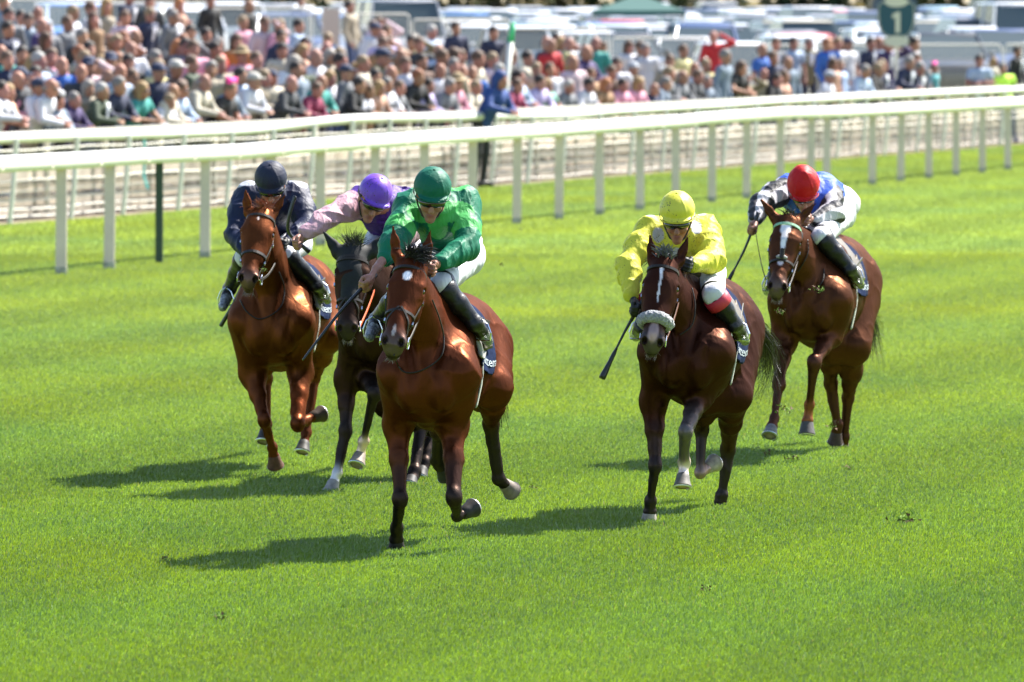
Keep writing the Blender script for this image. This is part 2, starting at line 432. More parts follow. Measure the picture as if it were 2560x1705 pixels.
        B.rc(fe, co, .029, .031, .018, sc); B.el(co, (.038, .038, .022), None, .012, sc)
        hooves.append((co, to, fe, g))
    for k, g in enumerate(sp['hind']):
        s = -1 if k == 0 else 1
        st, hk, fe, to = [J(x) for x in g['j']]; lc = g.get('low', pts); sc = g.get('sock', lc)
        hp = L(-1.58, s*.15, 1.08)
        B.rc(hp, st, .175, .108, .10, c); m1 = st*.5+hk*.5
        B.rc(st, m1, .094, .064, .05, c); B.rc(m1, hk, .062, .038, .03, tuple(.65*np.array(c)+.35*np.array(lc)))
        B.rc(L(-1.85, s*.1, .95), m1, .085, .05, .06, c)
        bk = nrm(np.cross(nrm(fe-hk), lv)); bk = bk if bk[1] > 0 else -bk
        B.el(hk, (.043, .045, .055), None, .018, lc); B.el(hk+bk*.04+up*.025, (.026, .03, .035), None, .02, lc)
        B.rc(hk, fe, .037, .027, .02, lc); B.rc(hk+bk*.025, fe+bk*.02, .02, .018, .015, lc)
        B.el(fe+bk*.008, (.037, .038, .038), None, .018, sc); co = fe + (to-fe)*.52
        B.rc(fe, co, .030, .032, .018, sc); B.el(co, (.038, .038, .022), None, .012, sc)
        hooves.append((co, to, fe, g))
    V, F = B.mesh(.0085, warp=lambda X: (-.0095*ridged(X*np.array([1, 1, .55]), 11, sp['seed']) - .0045*ridged(X*np.array([1, 1, .8]), 27, sp['seed']+1) + .002*wob(X, 16, 5) + .002)); V = smooth(V, F, 1, .5)
    V += 0.0
    Cc = B.colors(V, c)
    # dark legs climbing, dirt free; grey-brown flare inside nostrils and ears
    rel = V-poll; ta, ss, ns = rel@a, rel@sv, rel@n
    near = (np.abs(ss) < .13) & (ta > -.02) & (ta < .66) & (ns > -.2) & (ns < .08)
    for s in (-1, 1):
        dn = np.sqrt(((ta-.56)/.026)**2+((ss-s*.046)/.018)**2+((ns+.014)/.03)**2); k = near & (dn < 1.05); Cc[k] = (.006, .004, .004)
    mo = near & (np.abs(ta-.60) < .012) & (ns < -.085) & (ns > -.115); Cc[mo] *= .35
    for (mt, ms, rt, rs, colr) in sp.get('marks', []):
        e = ((ta-mt)/rt)**2 + ((ss-ms)/rs)**2 + .35*wob(V, 70, 3); k = np.where(near & (ns > -.075), np.clip((1.35-e)/.7, 0, 1), 0)[:, None]; Cc = Cc*(1-k)+np.array(colr)*k
    o = mesh_np('body', V, F, M['coat'], root, True, Cc, base); H.field = B; H.trunk = T
    for s in (-1, 1):
        mb = MB(); mb.ell(P(.195, s*.092, -.024), (.021, .0165, .0185), 14, hx); mb.build('eye', M['eye'], root, base, True)
    for co, to, fe, g in hooves: hoof(co, to, fe, g, root, base, sp)
    # mane, forelock, tail
    r = np.random.default_rng(sp['seed']); hc = sp['hair']
    roots, dirs = [], []
    for i in range(170):
        t = r.uniform(0, 1); p = L(-.5, 0, 1.40)*(1-t) + P(.0, 0, -.09)*t + up*(.045) + lv*r.uniform(-.02, .01)
        roots.append(p); dirs.append(-lv*r.uniform(.4, 1)+up*r.uniform(-.1, .5)-fw*r.uniform(0, .8))
    V, F = hair(None, roots, dirs, .16, .16, .012, sp['seed'], grav=.25); hair_obj('mane', V, F, hc, root, base)
    fl = sp['forelock']; roots, dirs = [], []
    for i in range(fl['n']):
        roots.append(P(r.uniform(-.04, .03), r.uniform(-.04, .045), r.uniform(.0, .035)-.01))
        dirs.append(sv*(fl['s']+r.normal()*fl['spread']) + up*(fl['u']+r.normal()*.25) + fw*r.uniform(-.2, .5))
    V, F = hair(None, roots, dirs, fl['l'], fl.get('cu', .07), fl.get('w', .012), sp['seed']+5, grav=fl.get('g', .1)); hair_obj('forelock', V, F, fl.get('c', hc), root, base)
    roots, dirs = [], []; tl = sp['tail']; d0 = L(-1.97, 0, 1.22)
    V, F = [], []
    tp = [pos(cr, x, y, dC+z) for x, y, z in tl]
    for i in range(420):
        P0 = d0 + r.normal(size=3)*.025; pts3 = [P0] + [tp[j]+np.clip(r.normal(size=3), -1.6, 1.6)*(.03+.018*j) for j in range(len(tp))]
        if r.uniform() < .4: pts3 = pts3[:-1]
        nn = 12; n0 = len(V); Q = [bez(pts3, k/(nn-1)) for k in range(nn)]; b = nrm(r.normal(size=3))
        for k, qq in enumerate(Q):
            ww = .0045*(1-.7*k/(nn-1)); V += [qq-b*ww/2, qq+b*ww/2]
        for k in range(nn-1): F.append((n0+2*k, n0+2*k+1, n0+2*k+3, n0+2*k+2))
    hair_obj('tail', V, F, hc, root, base)
    roots, dirs = [], []
    for i in range(60):                                   # chin whiskers
        roots.append(P(r.uniform(.56, .6), r.uniform(-.035, .035), r.uniform(-.14, -.12))); dirs.append(a*1.2+sv*r.normal()*.5-n*.3)
    V, F = hair(None, roots, dirs, .035, .15, .0022, sp['seed']+9, 3); hair_obj('whiskers', V, F, (.25, .2, .17), root, base)
    tack(H); return H
def bez(P, t):
    P = [np.array(p) for p in P]
    while len(P) > 1: P = [P[i]*(1-t)+P[i+1]*t for i in range(len(P)-1)]
    return P[0]
def hoof(co, to, fe, g, root, base, sp):
    d = nrm(to-co); d2 = nrm(g['dir']) if 'dir' in g else d
    u = nrm(np.cross(d2, np.array([.3, -1, .2]))); v = np.cross(d2, u)
    f2 = nrm(np.array([0, -1, 0])-d2*np.dot(d2, [0, -1, 0])) if abs(d2[1]) < .8 else nrm(np.array([0, 0, 1.])-d2*d2[2]); s2 = np.cross(d2, f2)
    Ln = max(np.linalg.norm(to-co), .075); mb = MB(); n = 20; rings = 6; V = []; Fc = []
    prof = [(-.012, .030), (.0, .038), (.02, .041), (.05, .047), (Ln*.96, .056), (Ln, .0565)]
    for h_, rr in prof:
        for k in range(n):
            th = 2*math.pi*k/n; ex = 1.08 if math.cos(th) > 0 else .92
            V.append(co + d2*h_ + f2*(math.cos(th)*rr*ex + h_*.14) + s2*math.sin(th)*rr)
    for i in range(len(prof)-1):
        for k in range(n): Fc.append((i*n+k, i*n+(k+1) % n, (i+1)*n+(k+1) % n, (i+1)*n+k))
    i0 = len(V); cs = co+d2*(Ln-.012)+f2*Ln*.14
    for k in range(n): V.append(cs + f2*math.cos(2*math.pi*k/n)*.04 + s2*math.sin(2*math.pi*k/n)*.036)
    V.append(cs); i1 = len(V)-1; b = (len(prof)-1)*n
    for k in range(n): Fc.append((b+k, b+(k+1) % n, i0+(k+1) % n, i0+k)); Fc.append((i0+k, i0+(k+1) % n, i1))
    hc = np.tile(np.array(g.get('hoof', (.06, .055, .05))), (len(V), 1)); hc[i0:] = g.get('sole', (.22, .18, .14))
    mb.add(V, Fc); h = mb.build('hoof', M['hoof'], root, base, True, hc)
    sh = MB(); ring = [co+d2*(Ln+.003)+f2*(math.cos(t)*.052+Ln*.14)+s2*math.sin(t)*.05 for t in np.linspace(-2.5, 2.5, 18)]
    sh.ribbon(ring, [d2]*18, .016, .005); sh.build('horseshoe', M['shoe'], h, base)

def ring_on(H, t, n0, tilt=0., arc=(0, 2*math.pi), m=36, off=.004, field=None):
    """points round the head at distance t from the poll"""
    F = field or H.head; P = H.P; a, sv, n = H.hx; c = P(t, 0, n0); pts, nor = [], []
    for th in np.linspace(arc[0], arc[1], m):
        d = n*math.cos(th) + sv*math.sin(th) + a*tilt*math.cos(th); d = nrm(d); x = march(F, c, d, .24, off); pts.append(x); nor.append(d)
    return pts, nor

def view_surf(H, cr, x, y, off=.004, field=None, lo=-.8, hi=2.6):
    """where the sight line through a photo pixel meets the horse"""
    F = field or H.field; dC = H.sp['dC']; ds = np.linspace(dC+lo, dC+hi, 500); X = np.array([pos(cr, x, y, d) for d in (ds[0], ds[-1])])
    X = X[0] + (X[1]-X[0])*np.linspace(0, 1, 500)[:, None]; v = F(X); i = int(np.argmax(v < off)) if (v < off).any() else 250
    return X[i]
def tack(H):
    sp = H.sp; root, base = H.root, H.base; P = H.P; a, sv, n = H.hx; L = H.L; cr = sp['crop']
    tk = sp['tack']; br = MB()
    bt = .085
    bp, bn = ring_on(H, bt, -.06, 0, (-1.75, 1.75)); (br if not tk.get('brow_mat') else MB())
    bb = MB(); bb.ribbon(bp, bn, .021, .005)
    if tk.get('brow_mat'): bb.build('browband', M[tk['brow_mat']], root, base)
    else: br.ribbon(bp, bn, .021, .005)
    H.bitobj = []; H.bit = []
    for s in (-1, 1):
        path, nor = [], []
        for t in np.linspace(bt, .49, 14):
            th = s*(1.75 - .25*(t-bt)/.4); d = nrm(n*math.cos(th)+sv*math.sin(th)); path.append(march(H.head, P(t, 0, -.06-.03*(t > .4)), d, .24, .004)); nor.append(d)
        br.ribbon(path, nor, .016, .005)
        e = path[-1]; bc = P(.515, s*.072, -.078); H.bit.append(bc)
        bits = MB(); bits.tube([bc + a*math.cos(t)*.032 + n*math.sin(t)*.032 + sv*s*.004 for t in np.linspace(0, 2*math.pi, 17)], .0048, 6)
        H.bitobj.append(('bit_ring', bits)); bits = MB(); bits.tube([bc, P(.52, s*.03, -.08)], .006, 6); H.bitobj.append(('mouthpiece', bits))
        br.ribbon([P(bt-.01, s*.088, -.06), P(.05, s*.085, -.12), P(-.0, s*.07, -.13), P(-.02, 0, -.115)], [sv*s]*4, .02, .005)
        tp, tn = [], []                                   # throat lash
        for t, nn in ((.08, -.09), (.13, -.16), (.19, -.215), (.21, -.235)): tp.append(P(t, s*.075*(1 if nn > -.2 else .45), nn)); tn.append(sv*s)
        br.ribbon(tp, tn, .012, .004)
        # buckles
        for i_ in (5, 10): bits = MB(); bits.box(path[i_]+nor[i_]*.007, (.004, .010, .010), hx_rows(H)); H.bitobj.append(('buckle', bits))
    nb = tk.get('noseband', 'leather')
    if nb == 'fleece':
        q, m = ring_on(H, .415, -.06, 0., (-2.3, 2.3), 40, .0); f = MB(); rr = [.020+.016*math.cos(t*.62) for t in np.linspace(-2.3, 2.3, 40)]
        f.tube([p_+m_*.016 for p_, m_ in zip(q, m)], rr, 14); o = f.build('sheepskin_noseband', M['fleece'], root, base, True)
        o.modifiers.new('s', 'SUBSURF').levels = 1; o.modifiers['s'].render_levels = 2
        dt = bpy.data.textures.new('wool', 'CLOUDS'); dt.noise_scale = .013; dm = o.modifiers.new('d', 'DISPLACE'); dm.texture = dt; dm.strength = .014; dm.mid_level = .4
    else:
        q, m = ring_on(H, .365, -.06, 0., (0, 2*math.pi), 44); br.ribbon(q, m, .024 if nb == 'leather' else .02, .006)
        if nb == 'cross':
            for s in (-1, 1):
                xs, ns_ = [], []
                for i, t in enumerate(np.linspace(.345, .475, 14)):
                    th = s*(.05+1.5*i/13); d = nrm(n*math.cos(th)+sv*math.sin(th)); xs.append(march(H.head, P(t, 0, -.06), d, .24, .007)); ns_.append(d)
                br.ribbon(xs, ns_, .014, .005)
    if tk.get('nose_patch'):
        f = MB(); q, m = ring_on(H, .345, -.05, 0, (-.5, .5), 9, .008); f.tube(q, [.008, .011, .014, .015, .015, .015, .014, .011, .008], 10); f.build('nose_pad', M['pad'], root, base, True)
        br.tube([P(.36, .0, .03), P(.30, 0, .055)], .016, 8)
    bo = br.build('bridle', M['leather'], root, base); [b_.build(n_, M['steel'], bo, base) for n_, b_ in H.bitobj]
    if tk.get('cheek_patch'):
        f = MB(); f.ell(P(.115, .098, -.06), (.045, .012, .03), 14, H.hx); f.build('cheek_pad', M['hood'], root, base, True)
    if sp.get('hood'): hood(H)
    for path in tk.get('loops', []):
        q2_ = [catm(path, t) for t in np.linspace(0, 1, 60)]; Q = [view_surf(H, cr, x, y, .013) for x, y in q2_]; A_ = np.array(Q); dm_ = np.median(A_[:, 1]); Q = [p_ for p_ in Q if abs(p_[1]-dm_) < .45]
        for _ in range(3): Q = [Q[0]]+[(Q[i-1]+Q[i]*2+Q[i+1])/4 for i in range(1, len(Q)-1)]+[Q[-1]]
        m = MB(); m.tube(Q, .0045, 6); m.build('loose_rein', M['leather'], root, base)
    # saddle cloth, pad, saddle, girth
    def side_s(f, z, s):
        X0, X1 = L(f, s*.5, z), L(f, 0, z); ts = np.linspace(0, 1, 90); v = H.trunk(X0+(X1-X0)*ts[:, None]); i = int(np.argmax(v < 0)) if (v < 0).any() else 89
        return .5*(1-ts[i])
    def sheet(f0, f1, zb, off, s, nf=14, wave=0., nz=16, phase=0.):
        G = []
        for i in range(nf+1):
            u = i/nf; f = f0+(f1-f0)*u; col = []; mx = 0
            for ph in np.linspace(0, 80, 9):
                d = nrm(H.lv*s*math.sin(R(ph))+np.array([0, 0, 1])*math.cos(R(ph))); x = march(H.trunk, L(f, 0, 1.08), d, .5, off); col.append(x)
            z0 = (col[-1][2]-sp.get('dz', 0)); mx = abs(np.dot(col[-1]-L(f, 0, 0), H.lv)); zz = zb(u)
            for j in range(1, nz+1):
                z = z0+(zz-z0)*j/nz; mx = max(mx-.004, side_s(f, z, s)+off)
                wv = wave*(j/nz)*math.sin(9*u+phase+2.5*j/nz)+wave*.6*(j/nz)**2*math.sin(23*u+phase)
                col.append(L(f, s*(mx+abs(wave)*(j/nz)*.6+wv), z))
            G.append(col)
        return np.array(G)
    def grid_obj(G, name, mat, th=.004, flip=False):
        nf, nz = G.shape[:2]; V = G.reshape(-1, 3); F = [(i*nz+j, i*nz+j+1, (i+1)*nz+j+1, (i+1)*nz+j) for i in range(nf-1) for j in range(nz-1)]
        o = mesh_np(name, V, F, M[mat], root, True, None, base); md = o.modifiers.new('t', 'SOLIDIFY'); md.thickness = th; md.offset = 0; return o
    z0 = tk.get('cloth_z', .98); H.cloth = {}
    for s in (-1, 1):
        G = sheet(-.50, -1.16, lambda u: z0+.06*(1-u)**2-.03*math.sin(3*u), .014, s, 22, tk.get('wave', .012), 18, s*1.3); c = grid_obj(G, 'saddle_cloth', 'navy_cloth'); H.cloth[s] = G
        G2 = sheet(-.455, -.70, lambda u: 1.20-.12*math.sin(math.pi*(.3+.7*u)), .024, s, 8); grid_obj(G2, 'saddle_pad', 'pad', .016)
        G3 = sheet(-.52, -.84, lambda u: 1.30-.10*math.sin(math.pi*u), .04, s, 12); grid_obj(G3, 'saddle_flap', tk.get('flap', 'tan_leather'), .008)
        G4 = sheet(-.56, -.70, lambda u: .80, .008, s, 3, 0, 18); g = grid_obj(G4[:, 8:], 'girth', 'girth', .006)
    st = MB(); st.tube([L(-.50, 0, 1.45), L(-.62, 0, 1.425), L(-.80, 0, 1.41), L(-.98, 0, 1.44)], [.05, .085, .10, .06], 12); st.build('saddle_seat', M[tk.get('flap', 'tan_leather')], root, base, True)
    # lettering on both sides of the cloth
    for s in (1, -1):
        cu = bpy.data.curves.new('t', 'FONT'); cu.body = 'Tattersalls'; cu.size = .088; cu.shear = .15; cu.space_character = .92; cu.resolution_u = 2
        to = bpy.data.objects.new('t', cu); COL.objects.link(to); bpy.context.view_layer.update()
        me = bpy.data.meshes.new_from_object(to.evaluated_get(bpy.context.evaluated_depsgraph_get())); bpy.data.objects.remove(to)
        co = np.array([v.co[:] for v in me.vertices]); wd = co[:, 0].max(); G = H.cloth[s]; nf, nz = G.shape[:2]; V = []
        for x, y, _ in co:
            u = (.06+.88*x/wd) if s == 1 else (.94-.88*x/wd); fi = u*(nf-1); i = min(int(fi), nf-2); fr = fi-i
            colm = G[i]*(1-fr)+G[i+1]*fr; zt = colm[-1][2]+.045+y*.9; zz = colm[:, 2]; j = int(np.clip(np.searchsorted(-zz, -zt), 1, nz-1)); t = np.clip((zz[j-1]-zt)/(zz[j-1]-zz[j]+1e-9), 0, 1)
            V.append(colm[j-1]*(1-t)+colm[j]*t + H.lv*s*.006)
        F = [tuple(p.vertices) for p in me.polygons]; mesh_np('lettering', V, F, M['white_text'], root, False, None, base)
def hx_rows(H): a, sv, n = H.hx; return [nrm(sv), a, n]
def catm(P, t):
    P = [np.array(p) for p in P]; m = len(P)-1; x = min(t*m, m-1e-6); i = int(x); u = x-i
    p0, p1, p2, p3 = P[max(i-1, 0)], P[i], P[i+1], P[min(i+2, m)]
    return .5*((2*p1)+(-p0+p2)*u+(2*p0-5*p1+4*p2-p3)*u*u+(-p0+3*p1-3*p2+p3)*u**3)
def hood(H):
    """close fitting black hood with ear covers over brow and face"""
    sp = H.sp; P = H.P; a, sv, n = H.hx; cr = sp['crop']; root, base = H.root, H.base
    Fh = Field()
    Fh.el(P(.06, 0, -.05), (.125, .092, .092), H.hx, .03); Fh.el(P(.165, 0, -.03), (.135, .102, .082), H.hx, .03)
    Fh.rc(P(.16, 0, -.043), P(.345, 0, -.036), .078, .066, .03); Fh.rc(P(.02, 0, -.13), P(.12, 0, -.12), .085, .095, .04)
    for s in (-1, 1): Fh.el(P(.195, s*.098, -.04), (.05, .042, .05), H.hx, .012, sub=True)
    for s in (-1, 1): Fh.rc(P(.30, s*.10, -.06), P(.42, s*.07, -.06), .05, .05, .02, sub=True)
    for (bp, tp), s in zip(sp['ears'], (-1, 1)):
        b0 = pos(cr, *bp, P(.0, 0, -.05)[1]); t0 = pos(cr, *tp, b0[1]+.01); mid = b0*.6+t0*.4; fl = nrm(np.cross(t0-b0, sv))
        Fh.rc(P(.04, s*.04, -.045), b0, .05, .044, .03); Fh.rc(b0, mid, .044, .032, .02, flat=(fl, 1.5)); Fh.rc(mid, t0, .032, .009, .015, flat=(fl, 1.5))
    V, F = Fh.mesh(.006); V = smooth(V, F, 2, .5); mesh_np('hood', V, F, M['hood'], root, True, None, base)
    m = MB(); q, nn = ring_on(H, .105, -.06, 0, (-1.7, 1.7), 30, .004, Fh); m.ribbon(q, nn, .018, .005); m.build('browband', M['leather'], root, base)
def reins(H, hands, mat='leather', sag=.05):
    m = MB()
    for b, h in zip(H.bit, hands):
        if h is None: continue
        h = np.array(h); s = H.bit.index(b)*2-1 if False else None
        pts = [b*(1-t)+h*t + np.array([0, 0, -sag*math.sin(math.pi*t)]) for t in np.linspace(0, 1, 12)]
        m.ribbon(pts, [H.lv]*12, .016, .005)
    if m.v: m.build('reins', M[mat], H.root, H.base)

BAY = (.115, .033, .012)
def run_horses():
    HS = {}
    HS[1] = build_horse(dict(crop=cA, seed=11, dC=49.3, cx=671, psi=5.3, dz=-.01, label='chestnut racehorse with plain reddish face, all hooves off the turf, leftmost runner',
        coat=(0.0391, 0.0096, 0.0018), points=(.040, .010, .003), muzzle=(0.0550, 0.0330, 0.0275), hair=(.20, .06, .02),
        poll=(312, 240), nose=(240, 590), eyes=((190, 375), (357, 372)), turn=.0, pd=-.1,
        ears=(((243, 262), (231, 180)), ((368, 268), (408, 202))),
        fore=[dict(j=[(265, 1070, .3), (322, 1300, .08), (362, 1440, .30), (375, 1512, .36)], hoof=(.08, .035, .02)),
              dict(j=[(500, 1060, .3), (485, 1318, .02), (530, 1300, .28), (592, 1275, .36)], hoof=(.06, .04, .03), up=(.058, .012, .0023))],
        hind=[dict(j=[(300, 960, 1.15), (330, 1090, 1.5), (332, 1320, 1.40), (318, 1400, 1.34)], hoof=(.035, .03, .028)),
              dict(j=[(640, 880, 1.15), (572, 1085, 1.5), (530, 1365, 1.38), (512, 1455, 1.32)], hoof=(.03, .028, .025))],
        marks=[(.12, -.005, .012, .007, (.5, .4, .33))],
        forelock=dict(n=260, s=.0, spread=.5, u=.35, l=.06, w=.005, c=(.24, .075, .03)), tail=[(640, 700, 2.4), (600, 900, 2.9), (560, 1000, 3.0)],
        tack=dict(noseband='leather', loops=[[(395, 560), (422, 640), (400, 740), (305, 795), (235, 760), (200, 700)]], cloth_z=1.02)))
    HS[2] = build_horse(dict(crop=cA, seed=12, dC=47.9, cx=949, psi=6., dz=.01, label='dark bay racehorse wearing a black hood that covers its ears, white pasterns',
        coat=(0.0071, 0.0025, 0.0015), points=(.007, .006, .006), muzzle=(0.0121, 0.0099, 0.0094), hair=(.014, .011, .011), hood=True,
        poll=(768, 432), nose=(735, 845), eyes=((668, 575), (850, 572)), turn=-.0, pd=-.1,
        ears=(((694, 462), (620, 362)), ((856, 458), (934, 365))),
        fore=[dict(j=[(735, 1095, .3), (726, 1355, .2), (686, 1565, .13), (652, 1648, .1)], sock=(0.2925, 0.2730, 0.2600), hoof=(.25, .23, .21), dir=(-.25, -.25, -.95)),
              dict(j=[(845, 1085, .3), (868, 1170, -.05), (818, 1405, .12), (782, 1535, .15)], sock=(0.3250, 0.2340, 0.1885), hoof=(.2, .16, .13), dir=(-.25, -.55, -.8))],
        hind=[dict(j=[(940, 1200, .9), (1106, 1340, 1.1), (1070, 1555, .88), (1050, 1624, .80)], hoof=(.02, .02, .02)),
              dict(j=[(1150, 1200, 1.1), (1150, 1360, 1.6), (1122, 1510, 1.45), (1104, 1572, 1.4)], hoof=(.02, .02, .02))],
        forelock=dict(n=170, s=.15, spread=.9, u=.8, l=.10, w=.005, g=.0), tail=[(1040, 900, 2.4), (1060, 1000, 2.9)],
        tack=dict(noseband='cross', cloth_z=.98)))
    HS[3] = build_horse(dict(crop=cB, seed=13, dC=42.3, cx=1062, psi=5.9, dz=0., label='rich bay racehorse with a small white star, nearest to the camera and in front',
        coat=(0.0303, 0.0062, 0.0014), points=(.007, .006, .006), muzzle=(0.0385, 0.0275, 0.0248), hair=(.013, .01, .011),
        poll=(462, 95), nose=(363, 505), eyes=((322, 205), (530, 203)), turn=.0, pd=-.12,
        ears=(((382, 72), (366, -62)), ((528, 90), (548, -30))),
        fore=[dict(j=[(388, 930, .35), (402, 1295, .2), (385, 1440, .42), (382, 1548, .52)], hoof=(.015, .013, .013)),
              dict(j=[(662, 930, .35), (668, 1285, .12), (685, 1385, .38), (745, 1350, .46)], hoof=(.03, .027, .025))],
        hind=[dict(j=[(600, 760, 1.15), (592, 950, 1.55), (588, 1100, 1.75), (622, 1160, 1.82)], hoof=(.02, .018, .016)),
              dict(j=[(868, 740, 1.15), (852, 915, 1.5), (893, 1195, 1.6), (950, 1245, 1.70)], hoof=(.15, .12, .10), sole=(.22, .17, .13))],
        marks=[(.15, .0, .032, .024, (.42, .40, .38)), (.50, -.005, .035, .010, (.2, .16, .14))],
        forelock=dict(n=420, s=.45, spread=.35, u=.55, l=.13, w=.006, g=.22, c=(.012, .011, .013)), tail=[(900, 700, 2.4), (880, 900, 2.8)],
        tack=dict(noseband='cross', loops=[[(562, 300), (600, 400), (620, 500), (600, 590), (500, 655), (410, 655), (365, 560)]], cloth_z=.99)))
    HS[4] = build_horse(dict(crop=cC, seed=14, dC=44.85, cx=1708, psi=7.4, dz=0., label='dark bay racehorse with a grey sheepskin noseband and thin white blaze',
        coat=(0.0120, 0.0026, 0.0011), points=(.012, .010, .011), muzzle=(0.0330, 0.0275, 0.0275), hair=(.015, .012, .012),
        poll=(365, 205), nose=(300, 630), eyes=((252, 345), (443, 345)), turn=.0, pd=-.1,
        ears=(((302, 222), (292, 118)), ((435, 232), (468, 138))),
        fore=[dict(j=[(308, 920, .3), (316, 1248, .2), (292, 1425, .3), (284, 1528, .35)], hoof=(.3, .26, .24)),
              dict(j=[(530, 905, .25), (468, 1080, -.08), (460, 1235, .1), (450, 1352, .06)], sock=(0.3575, 0.2795, 0.2470), hoof=(.12, .11, .10), sole=(.4, .28, .18), dir=(-.05, -.35, -.93), low=(.05, .045, .045))],
        hind=[dict(j=[(560, 900, 1.15), (548, 1065, 1.45), (540, 1285, 1.4), (605, 1238, 1.52)], sock=(0.1430, 0.0975, 0.0780), hoof=(.3, .25, .2), sole=(.4, .34, .28)),
              dict(j=[(706, 900, 1.2), (682, 1165, 1.75), (648, 1395, 1.78), (639, 1458, 1.80)], hoof=(.03, .028, .028))],
        marks=[(.115, -.006, .028, .011, (.42, .39, .37)), (.17, -.003, .04, .008, (.33, .29, .27)), (.25, -.004, .07, .006, (.33, .3, .28)), (.50, -.002, .07, .03, (.16, .11, .10))],
        forelock=dict(n=90, s=-.1, spread=.5, u=.6, l=.07, c=(.09, .09, .1)), tail=[(835, 520, 2.1), (900, 600, 2.3), (890, 720, 2.5), (835, 850, 2.5)],
        tack=dict(noseband='fleece', loops=[[(500, 360), (516, 450), (500, 545), (440, 595)]], cloth_z=.93)))
    HS[5] = build_horse(dict(crop=cD, seed=15, dC=50.9, cx=2020, psi=9.2, dz=.07, label='bay racehorse with a broad white blaze, furthest back of the five runners',
        coat=(0.0237, 0.0070, 0.0024), points=(.022, .008, .005), muzzle=(0.0385, 0.0275, 0.0248), hair=(.03, .017, .012),
        poll=(385, 285), nose=(325, 632), eyes=((270, 408), (440, 402)), turn=.0, pd=-.1,
        ears=(((318, 292), (270, 230)), ((440, 296), (502, 234))),
        fore=[dict(j=[(352, 925, .2), (335, 1125, -.12), (312, 1290, -.22), (286, 1378, -.32)], hoof=(.12, .12, .12), dir=(-.2, -.6, -.77)),
              dict(j=[(590, 880, .2), (510, 1012, -.15), (487, 1225, 0), (468, 1372, .02)], sock=(.10, .034, .014), hoof=(.07, .065, .065), dir=(-.05, -.2, -.95))],
        hind=[dict(j=[(590, 930, 1.2), (592, 1115, 1.5), (628, 1320, 1.55), (618, 1395, 1.6)], hoof=(.05, .03, .025)),
              dict(j=[(712, 930, 1.2), (680, 1190, 1.6), (662, 1385, 1.65), (653, 1443, 1.7)], hoof=(.12, .09, .08))],
        marks=[(.125, -.005, .05, .034, (.36, .34, .32)), (.21, -.004, .09, .019, (.34, .32, .30)), (.38, -.004, .03, .02, (.3, .25, .24))],
        forelock=dict(n=40, s=.0, spread=.5, u=.5, l=.06), tail=[(790, 700, 2.2), (805, 850, 2.5), (790, 960, 2.5)],
        tack=dict(noseband='plain', nose_patch=True, cheek_patch=True, brow_mat='green_web', loops=[[(478, 400), (478, 470), (430, 560)], [(560, 545), (555, 600), (520, 650)]], cloth_z=1.03)))
    return HS
# ------------------------------------------------------------------ riders
M['skin'] = nmat('skin', attr='Col', rough=.5, spec=.4, noise=(30, .12), sub=.15)
M['silk'] = nmat('racing_silks', attr='Col', rough=.56, spec=.24, noise=(8, .08), bump=(24, .7, .014, (1, 1, .45)))
M['silk_spots'] = nmat('muddy_silks', attr='Col', rough=.56, spec=.24, noise=(8, .08), bump=(26, .7, .014, (1, 1, .45)), spots=(75, .2, (.10, .07, .03)))
M['cap'] = nmat('cap_silk', attr='Col', rough=.58, spec=.25, bump=(16, .6, .012))
M['cap_spots'] = nmat('muddy_cap_silk', attr='Col', rough=.42, spec=.45, bump=(11, .3, .01), spots=(60, .2, (.05, .035, .03)))
M['breeches'] = nmat('white_breeches', (.52, .52, .57), rough=.55, noise=(9, .06), bump=(20, .5, .016, (1.4, 1.4, .5)))
M['boot'] = nmat('black_boot', (.008, .008, .009), rough=.36, spec=.32, noise=(20, .4), bump=(40, .5, .006))
M['boot_toe'] = nmat('scuffed_boot_toe', (.16, .165, .18), rough=.25, metal=.25, noise=(45, .8), bump=(55, .8, .01))
M['goggles'] = nmat('goggles', (.006, .006, .007), rough=.05, spec=.9)
M['glove'] = nmat('black_glove', (.014, .014, .015), rough=.6)
M['whip'] = nmat('whip_leather', (.010, .010, .011), rough=.35, spec=.6)
M['band'] = nmat('cuff_band', (.02, .02, .025), rough=.6)
M['white_cloth'] = nmat('white_cloth', (.5, .5, .54), rough=.7)
M['red_cloth'] = nmat('red_boot_top', (.45, .02, .05), rough=.6)

def fist(F, wrist, cen, side, k=.006, col=None, open_=.0):
    """palm, four separate bent fingers of unequal length, thumb from the side of the palm"""
    w = np.array(wrist, float); c = np.array(cen, float); d = nrm(c-w); s = nrm(np.array(side) - d*np.dot(side, d)); n = np.cross(d, s)
    if n[2] > 0 and abs(n[2]) > .2: n = -n                # n = curling side (down)
    kn = c + d*.022 - n*.006
    F.rc(w, c-d*.012, .024, .026, .02, col, flat=(n, 1.25)); F.rc(c-d*.015-s*.018, kn-s*.022, .021, .0165, .012, col); F.rc(c-d*.015+s*.018, kn+s*.02, .021, .0165, .012, col)
    for i, (o, L1) in enumerate(((-.030, .030), (-.0105, .035), (.0095, .033), (.0285, .026))):
        a = kn + s*o; b = a + d*L1*.75 + n*L1*.45; e = b - d*.006 + n*L1*.8; f = e - d*L1*.75 + n*.002
        F.rc(a, b, .0105, .0095, k, col); F.rc(b, e, .0095, .0088, k*.6, col); F.rc(e, f, .0088, .0075, k*.6, col)
    t0 = c - d*.02 + s*.028 + n*.008; t1 = t0 + d*.03 + s*.012 + n*.014; t2 = t1 + d*.022 - s*.014 + n*.012
    F.rc(t0, t1, .0125, .011, k, col); F.rc(t1, t2, .0105, .0085, k*.6, col)
    return c + n*.022

